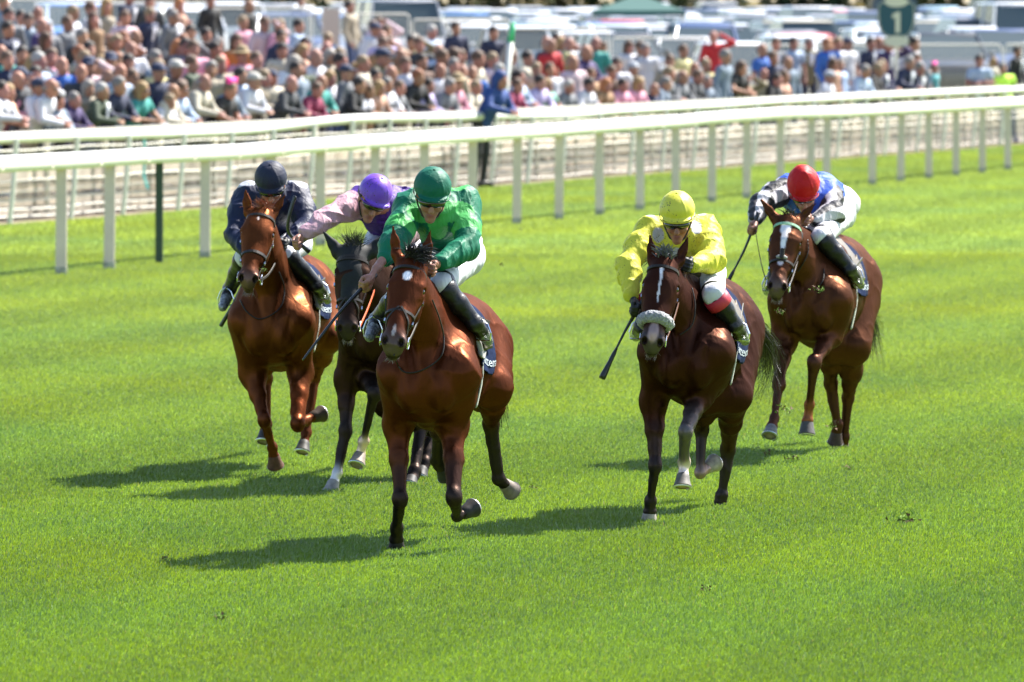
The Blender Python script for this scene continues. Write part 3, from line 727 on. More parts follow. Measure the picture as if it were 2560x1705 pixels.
def build_jockey(H, sp):
    dC = H.sp['dC']; base = np.array(sp['base']) if 'base' in sp else H.base + np.array([0, 0, 0.])
    J = {k: W(v[0], v[1], dC+v[2]) for k, v in sp['j'].items()}
    def outside(px, py, clear, dflt):
        ds = np.linspace(dC-.3, dC+1.6, 240); X = np.array([W(px, py, d) for d in ds]); v = H.trunk(X); k = v < clear
        return X[max(int(np.argmax(k))-1, 0)] if k.any() and ds[int(np.argmax(k))] < dflt else W(px, py, dflt)
    for s_ in 'LR':
        for q_, cl in (('kn', .105), ('an', .085), ('to', .07)):
            v = sp['j'][q_+s_]; J[q_+s_] = outside(v[0], v[1], cl, dC+v[2])
    root = empty('person', tuple(base), sp['label'], 'jockey', 'jockeys riding in the race')
    skin = sp.get('skin', (.29, .135, .095))
    # head frame
    ro, pi, ya = R(sp['head'][0]), R(sp['head'][1]), R(sp['head'][2])     # roll in the picture, pitch down, yaw to picture right
    ud = np.array([0, 0, 1.]); fd = np.array([0, -1., 0]); sd = np.array([1., 0, 0])
    def rot(ax_, an):
        return np.array(Matrix.Rotation(an, 3, Vector(ax_)))
    Rm = rot((0, 1, 0), ro) @ rot((0, 0, 1), ya) @ rot((1, 0, 0), pi)
    ud, fd, sd = Rm@ud, Rm@fd, Rm@sd
    hc = J['head']; A = np.array([sd, fd, ud])
    def P(s, f, u): return hc + sd*s + fd*f + ud*u
    B = Field()
    B.el(P(0, -.005, .02), (.074, .092, .098), A, .02, skin); B.el(P(0, .025, -.055), (.055, .062, .068), A, .03, skin)
    B.rc(P(0, .088, .0), P(0, .112, -.042), .010, .0145, .010, skin); B.el(P(0, .098, -.05), (.02, .014, .010), A, .008, skin)
    for s in (-1, 1):
        B.el(P(s*.036, .064, -.042), (.026, .022, .026), A, .012, skin); B.el(P(s*.032, .082, -.008), (.02, .012, .008), A, .008, (.3, .17, .13))
        B.rc(P(s*.012, .086, .016), P(s*.045, .074, .014), .010, .008, .010, skin); B.el(P(s*.078, -.01, -.02), (.012, .022, .034), A, .008, skin)
    B.el(P(0, .084, -.081), (.022, .009, .0045), A, .005, (.22, .07, .06)); B.el(P(0, .081, -.090), (.019, .009, .0045), A, .005, (.23, .08, .065))
    B.el(P(0, .076, -.113), (.022, .02, .018), A, .014, skin); B.rc(P(.0, .0, -.10), P(0, .06, -.112), .04, .026, .03, skin)
    nb = J['neck']; B.rc(P(0, -.02, -.06), nb, .052, .056, .03, skin)
    sl, sr, pel = J['shL'], J['shR'], J['pel']; ch = (sl+sr)/2*.8 + nb*.2 + np.array([0, .04, -.05])
    B.rc(sl, sr, .05, .05, .05, skin); B.rc(ch, pel, .11, .10, .05, skin)
    grips = {}
    for s in 'LR':
        B.chain([J['sh'+s], J['el'+s], J['wr'+s]], [.04, .033, .024], .02, skin)
        B.chain([J['hip'+s], J['kn'+s], J['an'+s]], [.07, .045, .032], .03, skin); B.rc(J['an'+s], J['to'+s], .03, .02, .02, skin)
        grips[s] = fist(B, J['wr'+s], J['ha'+s], sp.get('hs'+s, (0, -.5, .8)), col=skin)
    V, F = B.mesh(.0062); Cc = B.colors(V, skin, .0022)
    mesh_np('body', V, F, M['skin'], root, True, Cc, base)
    if sp.get('glove'):
        for s in 'LR':
            G = Field(); w0 = J['wr'+s]; d = nrm(J['ha'+s]-w0); G.rc(w0-d*.02, w0+d*.01, .034, .031, .01); g0 = Field(); fist(g0, w0, J['ha'+s], sp.get('hs'+s, (0, -.5, .8)))
            for q in g0.p: q['ra'] += .0025; q['rb'] += .0025
            G.p += g0.p; V, F = G.mesh(.0052); mesh_np('glove', V, F, M['glove'], root, True, None, base)
    # silks
    Sk = Field(); back = (ch + pel)/2 + np.array([0, .05, .075]); wd = nrm(sl-sr)
    Sk.rc(ch+np.array([0, 0, .02]), pel+np.array([0, 0, .01]), .142, .130, .06, flat=(np.array([0, -.5, .86]), 1.15)); Sk.rc(sl*.86+ch*.14, sr*.86+ch*.14, .084, .084, .06); Sk.rc(nb*.6+ch*.4, back, .10, .12, .06)
    puff = sp.get('puff', .99)
    for s in 'LR':
        a_, b_, c_ = J['sh'+s], J['el'+s], J['wr'+s]; c_ = b_+(c_-b_)*sp.get('sleeve'+s, 1.); m_ = (a_+b_)/2; m2 = b_*.6+c_*.4
        Sk.rc(a_, m_, .082*puff, .070*puff, .04); Sk.rc(m_, b_, .070*puff, .060*puff, .03); Sk.rc(b_, m2, .062*puff, .055*puff, .02); Sk.rc(m2, c_, .055*puff, .036, .02)
    Sk.rc(P(0, 0, -.10), nb, .040, .050, .02, sub=True)
    folds = lambda X: -.006 + .006*wob(X, 16, sp['seed']) - .013*ridged(X*np.array([1, 1, 1.7]), 17, sp['seed']+1) - .007*ridged(X*np.array([1.5, 1, .8]), 34, sp['seed']+2)
    V, F = Sk.mesh(.0075, warp=folds); Cc = sp['silk'](V, J, H, P)
    mesh_np('silks', V, F, M['silk_spots' if sp.get('spots') else 'silk'], root, True, Cc, base)
    mb = MB()
    for s in 'LR':
        d = nrm(J['wr'+s]-J['el'+s]); c_ = J['el'+s]+(J['wr'+s]-J['el'+s])*sp.get('sleeve'+s, 1.); mb = MB(); mb.tube([c_-d*.012, c_, c_+d*.012], [.038, .0385, .035], 14); mb.build('cuff', M['band'], root, base, True)
    # breeches
    Br = Field(); Br.rc(J['hipL'], J['hipR'], .105, .105, .05); Br.el(pel, (.175, .16, .14), None, .05)
    for s in 'LR':
        h, kn, an = J['hip'+s], J['kn'+s], J['an'+s]; Br.rc(h, kn, .105, .066, .04)
    V, F = Br.mesh(.0095, warp=lambda X: -.008*ridged(X*np.array([1.4, 1, .8]), 20, sp['seed']+3)-.004*ridged(X, 45, 4)); mesh_np('breeches', V, F, M['breeches'], root, True, None, base)
    for s in 'LR':
        kn, an, to = J['kn'+s], J['an'+s], J['to'+s]; d = nrm(an-kn); Bo = Field()
        Bo.rc(kn+(J['hip'+s]-kn)*.07, kn+d*.04, .0745, .070, .02); Bo.rc(kn+d*.035, kn*.5+an*.5, .066, .058, .02); Bo.rc(kn*.5+an*.5, an, .058, .043, .02); Bo.rc(an, an*.5+to*.5, .043, .04, .02); hl = an + nrm(an-to)*.035 + np.array([0, 0, -.03]); Bo.rc(an, hl, .038, .032, .02)
        V, F = Bo.mesh(.008, warp=lambda X: .0015*wob(X, 110, 2)); bo = mesh_np('boot', V, F, M['boot'], root, True, None, base)
        To = Field(); To.rc(an*.5+to*.5, to, .0405, .030, .02); V, F = To.mesh(.007); mesh_np('toe_cap', V, F, M['boot_toe'], bo, True, None, base)
        if sp.get('boot_top'):
            m = MB(); m.tube([kn+d*.015, kn+d*.05, kn+d*.085], [.078, .079, .076], 18); m.build('boot_top', M[sp['boot_top']], bo, base, True)
        # stirrup hangs from the saddle of the horse
        sg = 1 if s == 'L' else -1; m = MB(); c_ = an*.45+to*.55; Lf = nrm(to-an); u = nrm(np.cross(Lf, [0, 0, 1])); v = np.array([0, 0, 1.])
        top = c_+v*.075; m.tube([c_-v*.04-u*.052, c_-v*.0-u*.055, c_+v*.05-u*.035, top, c_+v*.05+u*.035, c_+u*.055, c_-v*.04+u*.052, c_-v*.04-u*.052], .0055, 6); so = m.build('stirrup', M['steel'], H.root, H.base)
        m = MB(); q = H.L(-.66, sg*.29, 1.28); m.ribbon([top+(q-top)*t+np.array([0, 0, 0.]) for t in np.linspace(0, 1, 6)], [H.lv*sg]*6, .02, .004); m.build('stirrup_leather', M['leather'], so, H.base)
    # helmet with silk cap, goggles, strap
    capc = sp['cap']; hcx = P(0, -.008, .052); Hm = Field(); lo = sp.get('loose', 0)
    Hm.el(hcx+ud*lo*.012, (.1065+.004*lo, .122+.004*lo, .112+.012*lo), A, .01, capc)
    if lo: Hm.rc(P(0, -.02, .15), P(.01, .02, .175), .05, .02, .04)
    Hm.el(P(0, .085, .044), (.088, .056, .009), A, .007, capc)
    def warp(X):
        r = X-hcx; th = np.arctan2(r@fd, r@sd); return - .0035*np.exp(-(np.sin(3*th)/.13)**2)*np.clip((r@ud)/.03, 0, 1) + (.0035*wob(X, 48, 9)*lo)
    V, F = Hm.mesh(.006, warp=warp, clip=lambda X: .034 + .6*np.minimum((X-hc)@fd, 0) - (X-hc)@ud); V = smooth(V, F, 1, .4)
    Cc = np.tile(np.array(capc), (len(V), 1)); hm = mesh_np('helmet', V, F, M['cap_spots' if sp.get('capspots') else 'cap'], root, True, Cc, base)
    mb = MB(); mb.ell(hcx+ud*(.112+.012*lo), (.009, .009, .005), 10, A); mb.build('button', M['cap'], hm, base, True, np.tile(np.array(capc), (len(mb.v), 1)))
    rim = MB(); rim.tube([hc + sd*math.cos(t)*(.096) + fd*(.083+math.sin(t)*.058-.03*(1-math.sin(t))) + ud*(.041-.02*(1-math.sin(t))) for t in np.linspace(0, math.pi, 21)], .0045, 6); rim.build('rim', M['cap'], hm, base, True, np.tile(np.array(capc)*.8, (len(rim.v), 1)))
    g = Field(); g.el(P(0, .060, -.004), (.078, .050, .034), A, .01); g.el(P(0, .10, -.038), (.012, .03, .02), A, .01, sub=True)
    V, F = g.mesh(.005); go = mesh_np('goggles', V, F, M['goggles'], root, True, None, base)
    m = MB(); m.ribbon([P(math.cos(t)*.104, math.sin(t)*.112-.005, .02) for t in np.linspace(math.pi*.9, math.pi*2.1, 20)], [sd*math.cos(t)+fd*math.sin(t) for t in np.linspace(math.pi*.9, math.pi*2.1, 20)], .018, .003)
    for s in (-1, 1): m.tube([P(s*.082, .0, .01), P(s*.076, .01, -.05), P(s*.045, .04, -.112), P(0, .06, -.135)], .0055, 6)
    m.build('chin_strap', M['band'], hm, base)
    # collar
    m = MB(); Q = [nb + nrm(P(0, 0, -.1)-nb)*.02 + sd*math.cos(t)*.068 + np.cross(sd, nrm(P(0, 0, -.1)-nb))*math.sin(t)*.068 for t in np.linspace(0, 2*math.pi, 25)]
    m.tube(Q, .015, 8); m.build('collar', M[sp.get('collar', 'white_cloth')], root, base, True)
    return root, J, grips
def whip(pts, label, flap=True, rad=(.011, .0055)):
    P = [W(*p) for p in pts]; m = MB(); Q = [catm(P, t) for t in np.linspace(0, 1, 24)]; n = len(Q)
    base = Q[0].copy(); base[2] = 0; root = empty('riding_whip', tuple(base), label, 'whip')
    rr = [rad[0]+(rad[1]-rad[0])*i/(n-1) for i in range(n)]; m.tube(Q, rr, 8); m.build('shaft', M['whip'], root, base, True)
    g = MB(); d = nrm(Q[3]-Q[0]); g.tube([Q[0]-d*.09, Q[0]-d*.05, Q[0], Q[0]+d*.06], [.016, .013, .0125, .0115], 8); g.build('handle', M['whip'], root, base, True)
    if flap:
        e = Q[-1]; d = nrm(Q[-1]-Q[-4]); f = MB(); u = nrm(np.cross(d, [0, 1, 0])); v = np.cross(d, u)
        f.tube([e-d*.09, e-d*.05, e+d*.01, e+d*.10, e+d*.12], [.007, .013, .014, .021, .020], 8); f.build('flap', M['whip'], root, base, True)
    return root
def segd(V, a, b):
    ab = b-a; t = np.clip(((V-a)@ab)/(ab@ab), 0, 1); return np.linalg.norm(V-a-t[:, None]*ab, axis=1), t
def arm_t(V, J):
    """nearest limb piece: 0 body, 1/2 left upper/fore, 3/4 right upper/fore, and position along it"""
    ds = [segd(V, (J['shL']+J['shR'])/2, J['pel'])[0]-.085]; ts = [np.zeros(len(V))]
    for s in 'LR':
        for a, b in (('sh', 'el'), ('el', 'wr')):
            d, t = segd(V, J[a+s], J[b+s]); ds.append(d+(.02 if a == 'sh' else 0)); ts.append(t)
    i = np.argmin(np.stack(ds), 0); return i, np.stack(ts)[i, np.arange(len(V))]
def fill(V, c): return np.tile(np.array(c, float), (len(V), 1))
def silk_navy(V, J, H, P):
    C = fill(V, (.009, .014, .042)); i, t = arm_t(V, J)
    for s in 'LR':
        d = np.linalg.norm(V-(J['sh'+s]+np.array([0, 0, .055])), axis=1); C[(d < .075) & (V[:, 2] > J['sh'+s][2]+.01)] = (.38, .39, .44)
    return C
def silk_purple(V, J, H, P):
    C = fill(V, (.05, .014, .18)); i, t = arm_t(V, J); sl = (i > 0) & ~((i % 2 == 1) & (t < .12)); C[sl] = (.44, .26, .31)
    return C
def silk_green(V, J, H, P):
    C = fill(V, (.0, .115, .06)); i, t = arm_t(V, J); lt = (.06, .35, .085); ctr = J['neck']
    r = V-ctr; d = np.sqrt((r[:, 0]/1.35)**2+(r[:, 1]/1.3)**2+(r[:, 2]*.95)**2)
    ang = np.arctan2(r[:, 2], r[:, 0]); C[(d < .118+.035*np.cos(4*ang)) | ((V[:, 2] > J['shL'][2]+.035) & (V[:, 1] > ctr[1]+.05) & (d < .33) & (i == 0))] = lt
    C[(i % 2 == 1) & (t > .50) & (t < .74)] = lt
    return C
def silk_yellow(V, J, H, P):
    C = fill(V, (.55, .53, .045)); wht = (.42, .43, .47); ctr = (J['shL']+J['shR'])/2
    for o in ((.115, -.12, .03), (-.115, -.13, -.02), (.15, .05, .13), (-.16, .0, .10), (.0, -.15, -.14), (.02, .2, .15), (-.06, .3, .15), (.09, .45, .1)):
        r = V-(ctr+np.array(o)); C[(r[:, 0]/.036)**2+(r[:, 1]/.09)**2+(r[:, 2]/.045)**2 < 1] = wht
    return C
def silk_blue(V, J, H, P):
    C = fill(V, (.03, .085, .42)); i, t = arm_t(V, J)
    for s, k in (('L', 1), ('R', 3)):
        for q, (a, b) in enumerate((('sh', 'el'), ('el', 'wr'))):
            m = (i == k+q) & ~((q == 0) & (t < .1)); d = nrm(J[b+s]-J[a+s]); u = nrm(np.cross(d, [0, 1, 0])); v = np.cross(d, u); r = V-J[a+s]
            an = np.arctan2(r@u, r@v)/math.pi*3+.4; st = (np.floor(an).astype(int) % 2 == 0); C[m & st] = (.42, .41, .45); C[m & ~st] = (.025, .025, .03)
    return C

def run_riders(HS):
    j1 = dict(head=(678, 462, .35), neck=(684, 500, .52), shL=(742, 492, .6), shR=(622, 490, .6), elL=(768, 565, .42), wrL=(722, 607, .22), haL=(706, 610, .14),
              elR=(586, 588, .42), wrR=(618, 628, .2), haR=(630, 640, .12), pel=(693, 583, 1.08), hipL=(738, 603, .98), hipR=(655, 603, .98),
              knL=(712, 634, .52), anL=(790, 712, .80), toL=(817, 750, .64), knR=(612, 645, .52), anR=(574, 722, .80), toR=(557, 768, .66))
    r1 = build_jockey(HS[1], dict(j=j1, seed=1, head=(-2, 38, 0), cap=(.013, .017, .038), silk=silk_navy, label='jockey in navy silks with pale shoulders and navy cap, on the leftmost chestnut', glove=True))
    reins(HS[1], [r1[1]['haR'], r1[1]['haL']])
    j2 = dict(head=(932, 497, .33), neck=(962, 516, .5), shL=(1010, 505, .75), shR=(900, 505, .55), elL=(1030, 575, .5), wrL=(985, 598, .3), haL=(968, 607, .22),
              elR=(824, 540, .38), wrR=(765, 583, .25), haR=(744, 602, .2), pel=(988, 590, 1.1), hipL=(1020, 605, 1.0), hipR=(955, 610, 1.0),
              knL=(1025, 660, .55), anL=(1050, 770, .85), toL=(1060, 810, .7), knR=(905, 665, .55), anR=(868, 760, .85), toR=(862, 800, .72))
    r2 = build_jockey(HS[2], dict(j=j2, seed=2, head=(14, 32, 20), cap=(.13, .04, .44), capspots=True, spots=True, silk=silk_purple, label='jockey in a purple cap with pale pink sleeves, right arm stretched out sideways', hsR=(0, -.3, .9)))
    reins(HS[2], [None, r2[1]['haL']], 'orange_web')
    j3 = dict(head=(1079, 488, .38), neck=(1095, 530, .55), shL=(1163, 512, .66), shR=(1022, 520, .6), elL=(1170, 618, .45), wrL=(1105, 655, .24), haL=(1080, 668, .16),
              elR=(985, 612, .35), wrR=(941, 672, .18), haR=(921, 706, .1), pel=(1128, 612, 1.1), hipL=(1163, 640, .98), hipR=(1090, 640, .98),
              knL=(1102, 712, .5), anL=(1188, 808, .80), toL=(1220, 852, .64), knR=(1010, 722, .52), anR=(942, 800, .82), toR=(924, 842, .66))
    r3 = build_jockey(HS[3], dict(j=j3, seed=3, head=(4, 30, 5), cap=(.0, .095, .058), silk=silk_green, sleeveR=.5, label='jockey in emerald and light green silks with a green cap, on the front horse', hsR=(0, -.3, .9)))
    reins(HS[3], [r3[1]['haL']+np.array([-.08, 0, 0]), r3[1]['haL']])
    j4 = dict(head=(1693, 545, .36), neck=(1702, 590, .55), shL=(1763, 575, .68), shR=(1622, 580, .6), elL=(1782, 650, .42), wrL=(1736, 660, .22), haL=(1718, 660, .14),
              elR=(1568, 662, .4), wrR=(1578, 738, .25), haR=(1590, 766, .18), pel=(1738, 655, 1.1), hipL=(1768, 684, .98), hipR=(1705, 680, .98),
              knL=(1783, 736, .55), anL=(1838, 812, .84), toL=(1862, 852, .66), knR=(1630, 740, .52), anR=(1604, 815, .82), toR=(1590, 842, .66))
    r4 = build_jockey(HS[4], dict(j=j4, seed=4, head=(0, 27, -3), cap=(.55, .52, .04), capspots=True, spots=True, silk=silk_yellow, label='jockey in bright yellow silks with white patches and a yellow cap, black gloves', glove=True, boot_top='red_cloth', skin=(.26, .11, .075)))
    reins(HS[4], [r4[1]['haL']+np.array([-.06, 0, 0]), r4[1]['haL']], 'brown_leather')
    j5 = dict(head=(2009, 478, .4), neck=(2020, 505, .62), shL=(2070, 480, .75), shR=(1968, 472, .68), elL=(2084, 533, .5), wrL=(2035, 549, .3), haL=(2016, 549, .22),
              elR=(1900, 508, .42), wrR=(1890, 545, .28), haR=(1886, 567, .22), pel=(2085, 510, 1.15), hipL=(2098, 535, 1.0), hipR=(2045, 545, 1.0),
              knL=(2052, 592, .55), anL=(2125, 672, .84), toL=(2152, 712, .68), knR=(1985, 600, .52), anR=(1935, 690, .84), toR=(1918, 728, .68))
    r5 = build_jockey(HS[5], dict(j=j5, seed=5, head=(-4, 42, 0), cap=(.42, .004, .008), loose=1, silk=silk_blue, label='jockey in royal blue silks with black and white sleeves and a red cap'))
    reins(HS[5], [r5[1]['haR'], r5[1]['haL']])
    d = {k: HS[k].sp['dC'] for k in HS}
    whip([(612, 700, d[1]+.3), (585, 758, d[1]+.35), (552, 815, d[1]+.4)], 'black whip pointing down beside the boot of the navy jockey', False, (.012, .014))
    whip([(747, 607, d[2]+.2), (722, 580, d[2]+.18), (723, 540, d[2]+.16), (738, 490, d[2]+.16)], 'black bent whip in the outstretched hand of the pink-sleeved jockey', False, (.011, .013))
    whip([(914, 712, d[3]+.1), (850, 780, d[3]-.02), (757, 900, d[3]-.2)], 'long black whip held across the front of the hooded horse', False, (.013, .006))
    whip([(1590, 780, d[4]+.18), (1560, 833, d[4]+.15), (1526, 902, d[4]+.1)], 'black whip with a broad flap pointing down left of the sheepskin-nosed horse', True)
    whip([(1885, 562, d[5]+.22), (1862, 622, d[5]+.2), (1822, 700, d[5]+.15)], 'black whip hanging from the hand of the red-capped jockey', True)
ORD = 'first second third fourth fifth sixth seventh eighth ninth tenth eleventh twelfth thirteenth fourteenth fifteenth sixteenth seventeenth eighteenth nineteenth twentieth twenty-first twenty-second twenty-third twenty-fourth twenty-fifth twenty-sixth twenty-seventh twenty-eighth twenty-ninth thirtieth'.split()
# ------------------------------------------------------------------ terrain
A2 = np.array([-6.96, 105.2]); U2 = nrm(np.array([9.6+6.96, 159.2-105.2])); N2 = np.array([-U2[1], U2[0]])
A1 = np.array([-5.1, 86.0]); U1 = nrm(np.array([9.06+5.1, 138.9-86.0])); N1 = np.array([-U1[1], U1[0]])
def q2(X, Y): return (X-A2[0])*N2[0] + (Y-A2[1])*N2[1]
def q1(X, Y): return (X-A1[0])*N1[0] + (Y-A1[1])*N1[1]
def ground(X, Y):
    X = np.asarray(X, float); Y = np.asarray(Y, float); q = q2(X, Y)
    sl = np.interp(X, [-10, 0, 9], [.10, .055, .015]); bank = .25 + sl*np.clip(q-1.2, 0, 13)
    fieldz = np.interp(Y, [150, 190, 270, 340, 700], [.25, .72, 1.27, 1.45, 1.8]); behind = np.maximum(bank, fieldz)
    return behind*np.clip((q-.75)/.25, 0, 1)
def D2(px): return 58900/(560-(px-23)*.0789)
def D1(px): return 58900/(685-(px-153)*.1103)
def on_line(A, U, Dpx): x = GX(*Dpx); return np.array([x, Dpx[1]])

def ground_material():
    m = bpy.data.materials.new('turf'); m.use_nodes = True; t = m.node_tree; N = t.nodes; L = t.links; b = N['Principled BSDF']
    b.inputs['Roughness'].default_value = .9; b.inputs['Specular IOR Level'].default_value = .0
    a = N.new('ShaderNodeAttribute'); a.attribute_name = 'Col'; g = N.new('ShaderNodeNewGeometry')
    n = N.new('ShaderNodeTexNoise'); n.inputs['Scale'].default_value = 3.0; n.inputs['Detail'].default_value = 9; n.inputs['Roughness'].default_value = .75; L.new(g.outputs['Position'], n.inputs['Vector'])
    mr = N.new('ShaderNodeMapRange'); mr.inputs[1].default_value = .3; mr.inputs[2].default_value = .7; mr.inputs[3].default_value = .72; mr.inputs[4].default_value = 1.28
    L.new(n.outputs['Fac'], mr.inputs[0]); v = N.new('ShaderNodeVectorMath'); v.operation = 'SCALE'; L.new(a.outputs['Color'], v.inputs[0]); L.new(mr.outputs[0], v.inputs['Scale']); L.new(v.outputs[0], b.inputs['Base Color'])
    n2 = N.new('ShaderNodeTexNoise'); n2.inputs['Scale'].default_value = 40; n2.inputs['Detail'].default_value = 4; L.new(g.outputs['Position'], n2.inputs['Vector'])
    bm = N.new('ShaderNodeBump'); bm.inputs['Distance'].default_value = .03; bm.inputs['Strength'].default_value = .8; L.new(n2.outputs['Fac'], bm.inputs['Height']); L.new(bm.outputs[0], b.inputs['Normal'])
    return m
def turf_col(X, Y):
    P = np.stack([X, Y, X*0], -1); a = .5+.5*wob(P, 1.1, 21); b_ = .5+.5*wob(P*np.array([1, .45, 1]), 3.1, 22); c = .5+.5*wob(P, .35, 23); q = q1(X, Y)
    yel = np.array([.132, .205, .014]); blu = np.array([.092, .172, .025]); k = np.clip((.4*a+.4*b_+.3*(c-.5)-.4)*1.6+.5, 0, 1)[..., None]
    C = yel*k + blu*(1-k)
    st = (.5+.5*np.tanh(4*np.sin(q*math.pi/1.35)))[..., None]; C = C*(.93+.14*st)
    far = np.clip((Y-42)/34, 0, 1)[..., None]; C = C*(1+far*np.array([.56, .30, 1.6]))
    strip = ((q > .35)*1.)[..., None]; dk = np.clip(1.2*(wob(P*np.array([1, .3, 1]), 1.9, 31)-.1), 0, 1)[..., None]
    C = C*(1-strip*(.07+.30*dk)); edge = np.exp(-((q+.1)/.38)**2)[..., None]; C = C*(1-edge*.6)+np.array([.19, .25, .05])*edge*.6
    return C
def build_ground():
    ys = np.concatenate([np.arange(15, 170, .5), np.arange(170, 420, 4), np.geomspace(420, 5000, 14)]); xs = np.concatenate([-np.geomspace(3000, 26, 12), np.arange(-25, 25.1, .5), np.geomspace(26, 3000, 12)])
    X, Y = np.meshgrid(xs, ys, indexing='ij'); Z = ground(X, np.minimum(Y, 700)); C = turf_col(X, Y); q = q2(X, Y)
    pth = ((q > -.02))[..., None]; C = np.where(pth, np.array([.24, .20, .16]), C)
    fieldm = ((Y > 172) & (q > 2))[..., None]; C = np.where(fieldm, np.array([.14, .14, .06]), C)
    farm = (Y > 330)[..., None]; C = np.where(farm, np.array([.10, .08, .03]), C)
    nx, ny = X.shape; idx = np.arange(nx*ny).reshape(nx, ny)
    F = np.stack([idx[:-1, :-1], idx[1:, :-1], idx[1:, 1:], idx[:-1, 1:]], -1).reshape(-1, 4)
    o = mesh_np('turf_ground', np.stack([X, Y, Z], -1).reshape(-1, 3), F, ground_material(), None, True, C.reshape(-1, 3)); tag(o, kind='structure')
def grass_material():
    m = bpy.data.materials.new('grass_blades'); m.use_nodes = True; t = m.node_tree; N = t.nodes; L = t.links; N.remove(N['Principled BSDF'])
    a = N.new('ShaderNodeAttribute'); a.attribute_name = 'Col'; d = N.new('ShaderNodeBsdfDiffuse'); tr = N.new('ShaderNodeBsdfTranslucent'); g = N.new('ShaderNodeBsdfGlossy'); g.inputs['Roughness'].default_value = .32
    g.inputs['Color'].default_value = (.9, .95, .9, 1); s1 = N.new('ShaderNodeMixShader'); s1.inputs[0].default_value = .5; s2 = N.new('ShaderNodeMixShader'); s2.inputs[0].default_value = .075
    v = N.new('ShaderNodeVectorMath'); v.operation = 'MULTIPLY'; v.inputs[1].default_value = (1.25, 1.15, .6); L.new(a.outputs['Color'], v.inputs[0]); L.new(v.outputs[0], tr.inputs['Color'])
    L.new(a.outputs['Color'], d.inputs['Color']); L.new(d.outputs[0], s1.inputs[1]); L.new(tr.outputs[0], s1.inputs[2]); L.new(s1.outputs[0], s2.inputs[1]); L.new(g.outputs[0], s2.inputs[2]); L.new(s2.outputs[0], N['Material Output'].inputs[0])
    return m
def build_grass(scale=1.0):
    r = np.random.default_rng(5); Xs, Ys, Ss = [], [], []; y = 32.5
    while y < 165:
        dy = 1.5; hw = .0695*y + .9; dens = 6400*(34/max(y, 34))**1.75*scale if y < 92 else 480*(92/y)**1.3*scale
        n = int(dens*2*hw*dy); X = r.uniform(-hw, hw, n); Y = r.uniform(y, y+dy, n); Xs.append(X); Ys.append(Y); Ss.append(np.full(n, (max(y, 34)/34)**.8 if y < 92 else 2.2*(y/92)**.5)); y += dy
    X = np.concatenate(Xs); Y = np.concatenate(Ys); Sc = np.concatenate(Ss); keep = q2(X, Y) < -.05; X, Y, Sc = X[keep], Y[keep], Sc[keep]; n = len(X)
    P = np.stack([X, Y, X*0], -1); tuft = .5+.5*wob(P, 9., 44); h = r.uniform(.013, .026, n)*(.85+.3*tuft)*(.9+.12*Sc); w_ = r.uniform(.0016, .0028, n)*Sc
    th = r.uniform(0, 2*math.pi, n); dx, dy_ = np.cos(th), np.sin(th); ln = r.uniform(.1, .75, n)*h; la = r.uniform(0, 2*math.pi, n)
    lx, ly = np.cos(la)*ln+.2*h, np.sin(la)*ln
    a = np.stack([X-dx*w_, Y-dy_*w_, X*0-.004], -1); b = np.stack([X+dx*w_, Y+dy_*w_, X*0-.004], -1)
    c1 = np.stack([X+lx*.45-dx*w_*.7, Y+ly*.45-dy_*w_*.7, h*.62], -1); c2 = np.stack([X+lx*.45+dx*w_*.7, Y+ly*.45+dy_*w_*.7, h*.62], -1); t = np.stack([X+lx, Y+ly, h], -1)
    V = np.stack([a, b, c2, c1, t], 1).reshape(-1, 3); i = np.arange(n)*5
    F = np.concatenate([np.stack([i, i+1, i+2], 1), np.stack([i, i+2, i+3], 1), np.stack([i+3, i+2, i+4], 1)])
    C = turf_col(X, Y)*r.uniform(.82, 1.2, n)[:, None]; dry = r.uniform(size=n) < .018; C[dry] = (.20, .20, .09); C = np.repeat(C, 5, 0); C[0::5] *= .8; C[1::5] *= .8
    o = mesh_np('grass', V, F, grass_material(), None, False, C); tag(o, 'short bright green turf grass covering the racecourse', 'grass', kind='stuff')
    print('blades', n)

# ------------------------------------------------------------------ rails and fence
M['rail_white'] = nmat('rail_white', (.57, .57, .54), rough=.45, spec=.5, noise=(2.2, .05))
M['rail_cream'] = nmat('rail_cream', (.60, .57, .48), rough=.5, noise=(3, .12))
M['post_white'] = nmat('post_white', (.54, .45, .43), rough=.55, noise=(4, .08))
M['post_dirt'] = nmat('post_dirt', (.30, .30, .27), rough=.8, noise=(14, .4))
M['dark_green'] = nmat('dark_green_paint', (.012, .035, .022), rough=.5)
M['timber'] = nmat('weathered_timber', (.55, .49, .42), rough=.85, noise=(6, .3))
M['plank'] = nmat('plank', (.36, .30, .235), rough=.9, noise=(3, .35), bump=(10, .5, .01))
M['wire'] = nmat('galvanised_wire', (.62, .60, .54), rough=.6)
M['ledge'] = nmat('cream_ledge', (.48, .46, .41), rough=.6)
M['blue_rope'] = nmat('turquoise_rope', (.1, .45, .45), rough=.7)
def P1(px): return GX(px, D1(px)), D1(px)
def P2(px): return GX(px, D2(px)), D2(px)
def sweep(path, prof, side):
    V, F = [], []; n = len(prof)
    for p in path:
        for a, b in prof: V.append((p[0]+side[0]*a, p[1]+side[1]*a, p[2]+b))
    for i in range(len(path)-1):
        for k in range(n): F.append((i*n+k, i*n+(k+1) % n, (i+1)*n+(k+1) % n, (i+1)*n+k))
    F += [tuple(range(n)), tuple((len(path)-1)*n+k for k in range(n))][::1]
    return V, F
